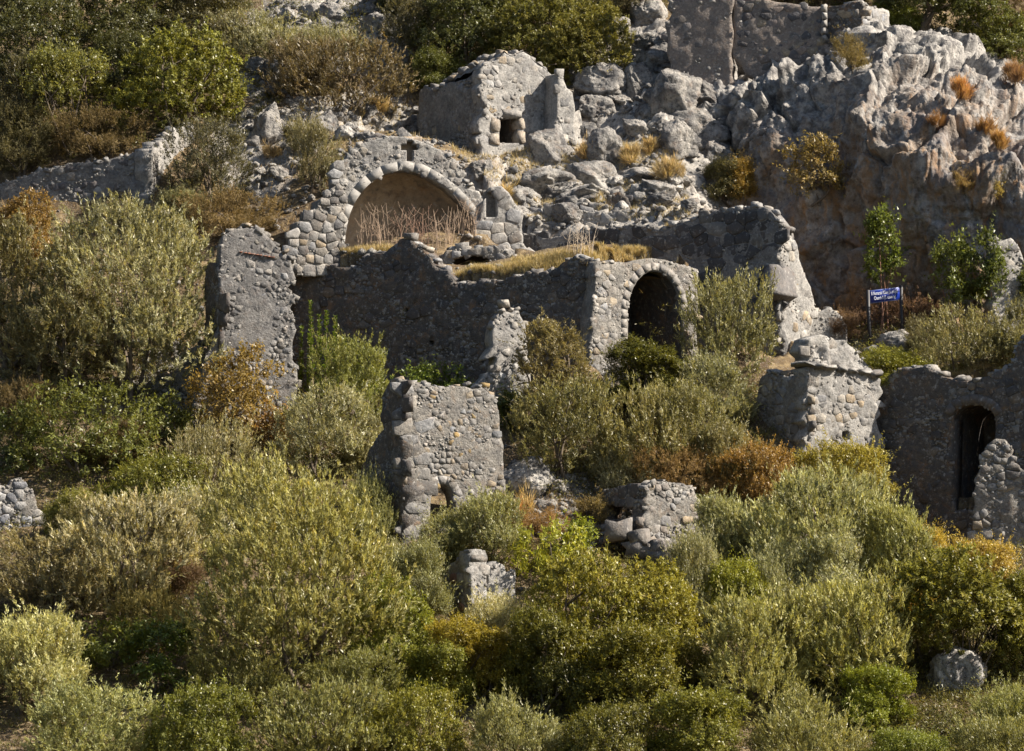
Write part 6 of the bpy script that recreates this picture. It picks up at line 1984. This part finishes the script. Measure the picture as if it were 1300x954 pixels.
# ------------------------------------------------------------------ dry stalks, grass, undergrowth
def stalks(name, label, pts, color, seed):
    """bare dead stems; pts: (u, v, height px)"""
    r = np.random.default_rng(seed)
    P = on_ground([q[0] for q in pts], [q[1] for q in pts])
    t = P.mean(0)
    parts = []
    for (u, v, h), p in zip(pts, P):
        k = 1 / ppm(p[1]); H_ = h * k
        lean = r.normal(0, .10, 2)
        path = np.stack([p - t - [0, 0, .1], p - t + [lean[0] * .5 * H_, lean[1] * .5 * H_, H_ * .5], p - t + [lean[0] * H_ * 1.4, lean[1] * H_, H_]])
        parts.append(tube(path, [.011, .009, .005], 4))
        for j in range(r.integers(2, 5)):
            s = r.uniform(.35, .85); b = path[0] + (path[2] - path[0]) * s
            a = r.choice([-1, 1]) * r.uniform(.12, .3) * H_
            parts.append(tube(np.stack([b, b + [a * .6, r.normal(0, .05), H_ * .1], b + [a, r.normal(0, .08), H_ * .28]]), [.008, .006, .004], 3))
    tv, tf = join(parts)
    m = N(name + "_dry_stem"); m.surf(color, None, 0.9, 0.1)
    o = link(name, mesh(name, tv, tf, m.m))
    o.location = tuple(float(a) for a in t)
    tag(o, label, "dead plant")
for k, (u0, u1, lab) in enumerate(((452, 478, "bare pale stalks at the left inside the great arch"), (478, 505, "bare pale stalks left of centre inside the great arch"), (508, 545, "reddish bare stalks crowded in the middle of the great arch"), (545, 578, "bare stalks right of centre inside the great arch"), (580, 606, "bare pale stalks at the right inside the great arch"))):
    stalks("dead_thistle", lab, [(rs.uniform(u0, u1), rs.uniform(310, 318), rs.uniform(20, 54)) for j in range(17)], (.40, .30, .22) if k != 2 else (.34, .22, .16), 60 + k)
stalks("dead_thistle", "group of bare white stalks on the grassy wall top before the upper rubble wall", [(rs.uniform(716, 752), 330, rs.uniform(22, 46)) for j in range(14)], (.55, .46, .36), 70)
stalks("dead_thistle", "thin white bare stalk on the dry ledge at the right", [(1262, 470, 52)], (.6, .52, .42), 71)
stalks("dead_thistle", "short white dead stem on the cliff's crest, left of the brown crest tuft", [(1259, 86, 22)], (.6, .55, .48), 72)
stalks("dead_thistle", "taller white dead stem on the cliff's crest at the right edge", [(1286, 100, 30)], (.6, .55, .48), 73)

def grass(name, label, quads, color, hgt, seed):
    r = np.random.default_rng(seed)
    uv = []
    for q, n in quads:
        rr_ = random.Random(seed + n)
        uv += [in_quad(q, rr_) for k in range(n)]
    uv = np.array(uv); P = on_ground(uv[:, 0], uv[:, 1]); n = len(P)
    h = hgt * r.uniform(.5, 1.3, n) * (.6 + .6 * np.clip(.5 + vnoise(P * 1.7, 3), 0, 1))
    a = r.uniform(0, 6.283, n); w = np.stack([np.cos(a), np.sin(a), 0 * a], -1) * .012
    tip = P + np.stack([r.normal(0, .09, n), r.normal(0, .09, n), h], -1)
    V = np.stack([P - w - [0, 0, .03], P + w - [0, 0, .03], tip], 1).reshape(-1, 3)
    T = np.repeat(np.clip(.5 + r.normal(0, .17, n), 0, 1), 3)
    o = link(name, mesh(name, V, np.arange(len(V)).reshape(-1, 3), M_DRYLEAF, False, {"tint": T, "hue": np.repeat(np.clip(r.normal(0, .15, n), 0, 1), 3)}), None, color)
    tag(o, label, "grass", None, "stuff")
grass("dry_grass", "golden dry grass growing along the top of the long dark wall", [([(572, 352), (700, 342), (828, 330), (828, 318)], 5000), ([(568, 362), (720, 348), (720, 332), (600, 340)], 5000), ([(430, 330), (480, 322), (520, 318), (430, 320)], 1800), ([(640, 345), (740, 332), (740, 322), (650, 330)], 2500), ([(740, 332), (860, 336), (860, 318), (740, 320)], 4500)], (.50, .41, .23), .24, 5)
grass("dry_grass", "golden dry grass on the ledges of the rocky slope", [([(838, 150), (940, 142), (940, 128), (860, 132)], 2600), ([(650, 190), (860, 180), (880, 280), (640, 285)], 15000), ([(560, 165), (730, 200), (640, 245), (580, 200)], 2200), ([(380, 130), (560, 120), (560, 175), (330, 240)], 3600)], (.45, .37, .22), .17, 6)
grass("dry_grass", "pale dry grass on the terrace above the dark house wall", [([(1186, 480), (1292, 472), (1292, 458), (1186, 468)], 4500)], (.52, .44, .28), .15, 7)
grass("dry_grass", "brown dry grass on the slopes between the bushes", [([(0, 480), (1300, 480), (1300, 900), (0, 900)], 9000), ([(0, 200), (420, 200), (400, 480), (0, 480)], 5000), ([(640, 600), (920, 600), (880, 700), (640, 700)], 4000)], (.30, .21, .10), .22, 8)

def undergrowth(quads, seed):
    """low weeds and seedlings filling the ground between the bushes"""
    r = np.random.default_rng(seed)
    uv = []
    for q, n in quads:
        rr_ = random.Random(seed + n)
        uv += [in_quad(q, rr_) for k in range(n)]
    uv = np.array(uv); P = on_ground(uv[:, 0], uv[:, 1])
    nz = vnoise(P * .9, 4); keep = nz > -.6
    P, nz = P[keep], nz[keep]; n = len(P); m = 24
    h = (.18 + .55 * r.random(n) ** 2) * (1 + .5 * nz)
    d = unit(np.stack([r.normal(0, .5, n), r.normal(0, .5, n), np.ones(n)], -1))
    s = r.random((n, m)) * h[:, None]
    Q = P[:, None] + d[:, None] * s[..., None] + r.normal(0, .12, (n, m, 3)) * np.array([1, 1, .4])
    ld = unit(d[:, None] * .5 + unit(r.normal(size=(n, m, 3))) * .9)
    wd = unit(np.cross(ld, r.normal(size=(n, m, 3))))
    V = np.stack([Q - wd * .018, Q + wd * .018, Q + ld * .11], 2).reshape(-1, 3)
    T = np.repeat(np.clip(.5 + r.normal(0, .14, (n, 1)) + r.normal(0, .12, (n, m)), 0, 1).ravel(), 3)
    Hh = np.repeat(np.clip(np.abs(r.normal(0, .35, (n, 1))) + r.normal(0, .08, (n, m)), 0, 1).ravel(), 3)
    o = link("undergrowth", mesh("undergrowth", V, np.arange(len(V)).reshape(-1, 3), M_LEAF, False, {"tint": T, "hue": Hh}), None, (.13, .13, .05))
    tag(o, "low green and brown weeds covering the ground between the bushes", "undergrowth", None, "stuff")
    LEAVES[0] += n * m
undergrowth([([(-330, 0), (-20, 0), (-20, 960), (-330, 960)], 900), ([(1320, 80), (1640, 80), (1640, 960), (1320, 960)], 900), ([(-20, 520), (480, 560), (480, 970), (-20, 970)], 2600), ([(480, 700), (1320, 700), (1320, 970), (480, 970)], 4200), ([(640, 480), (1020, 480), (960, 640), (680, 640)], 1100), ([(-20, 20), (520, 0), (330, 160), (-20, 230)], 1500),
    ([(-20, 280), (260, 280), (250, 520), (-20, 520)], 1100), ([(370, 470), (520, 470), (480, 600), (370, 600)], 500), ([(1040, 420), (1310, 420), (1310, 475), (1120, 480)], 500), ([(1000, 780), (1320, 780), (1320, 970), (1000, 970)], 1500), ([(500, 0), (820, 0), (740, 110), (520, 110)], 800), ([(1130, 30), (1310, 50), (1310, 95), (1130, 60)], 300)], 44)
print("LEAF TRIANGLES", LEAVES[0])
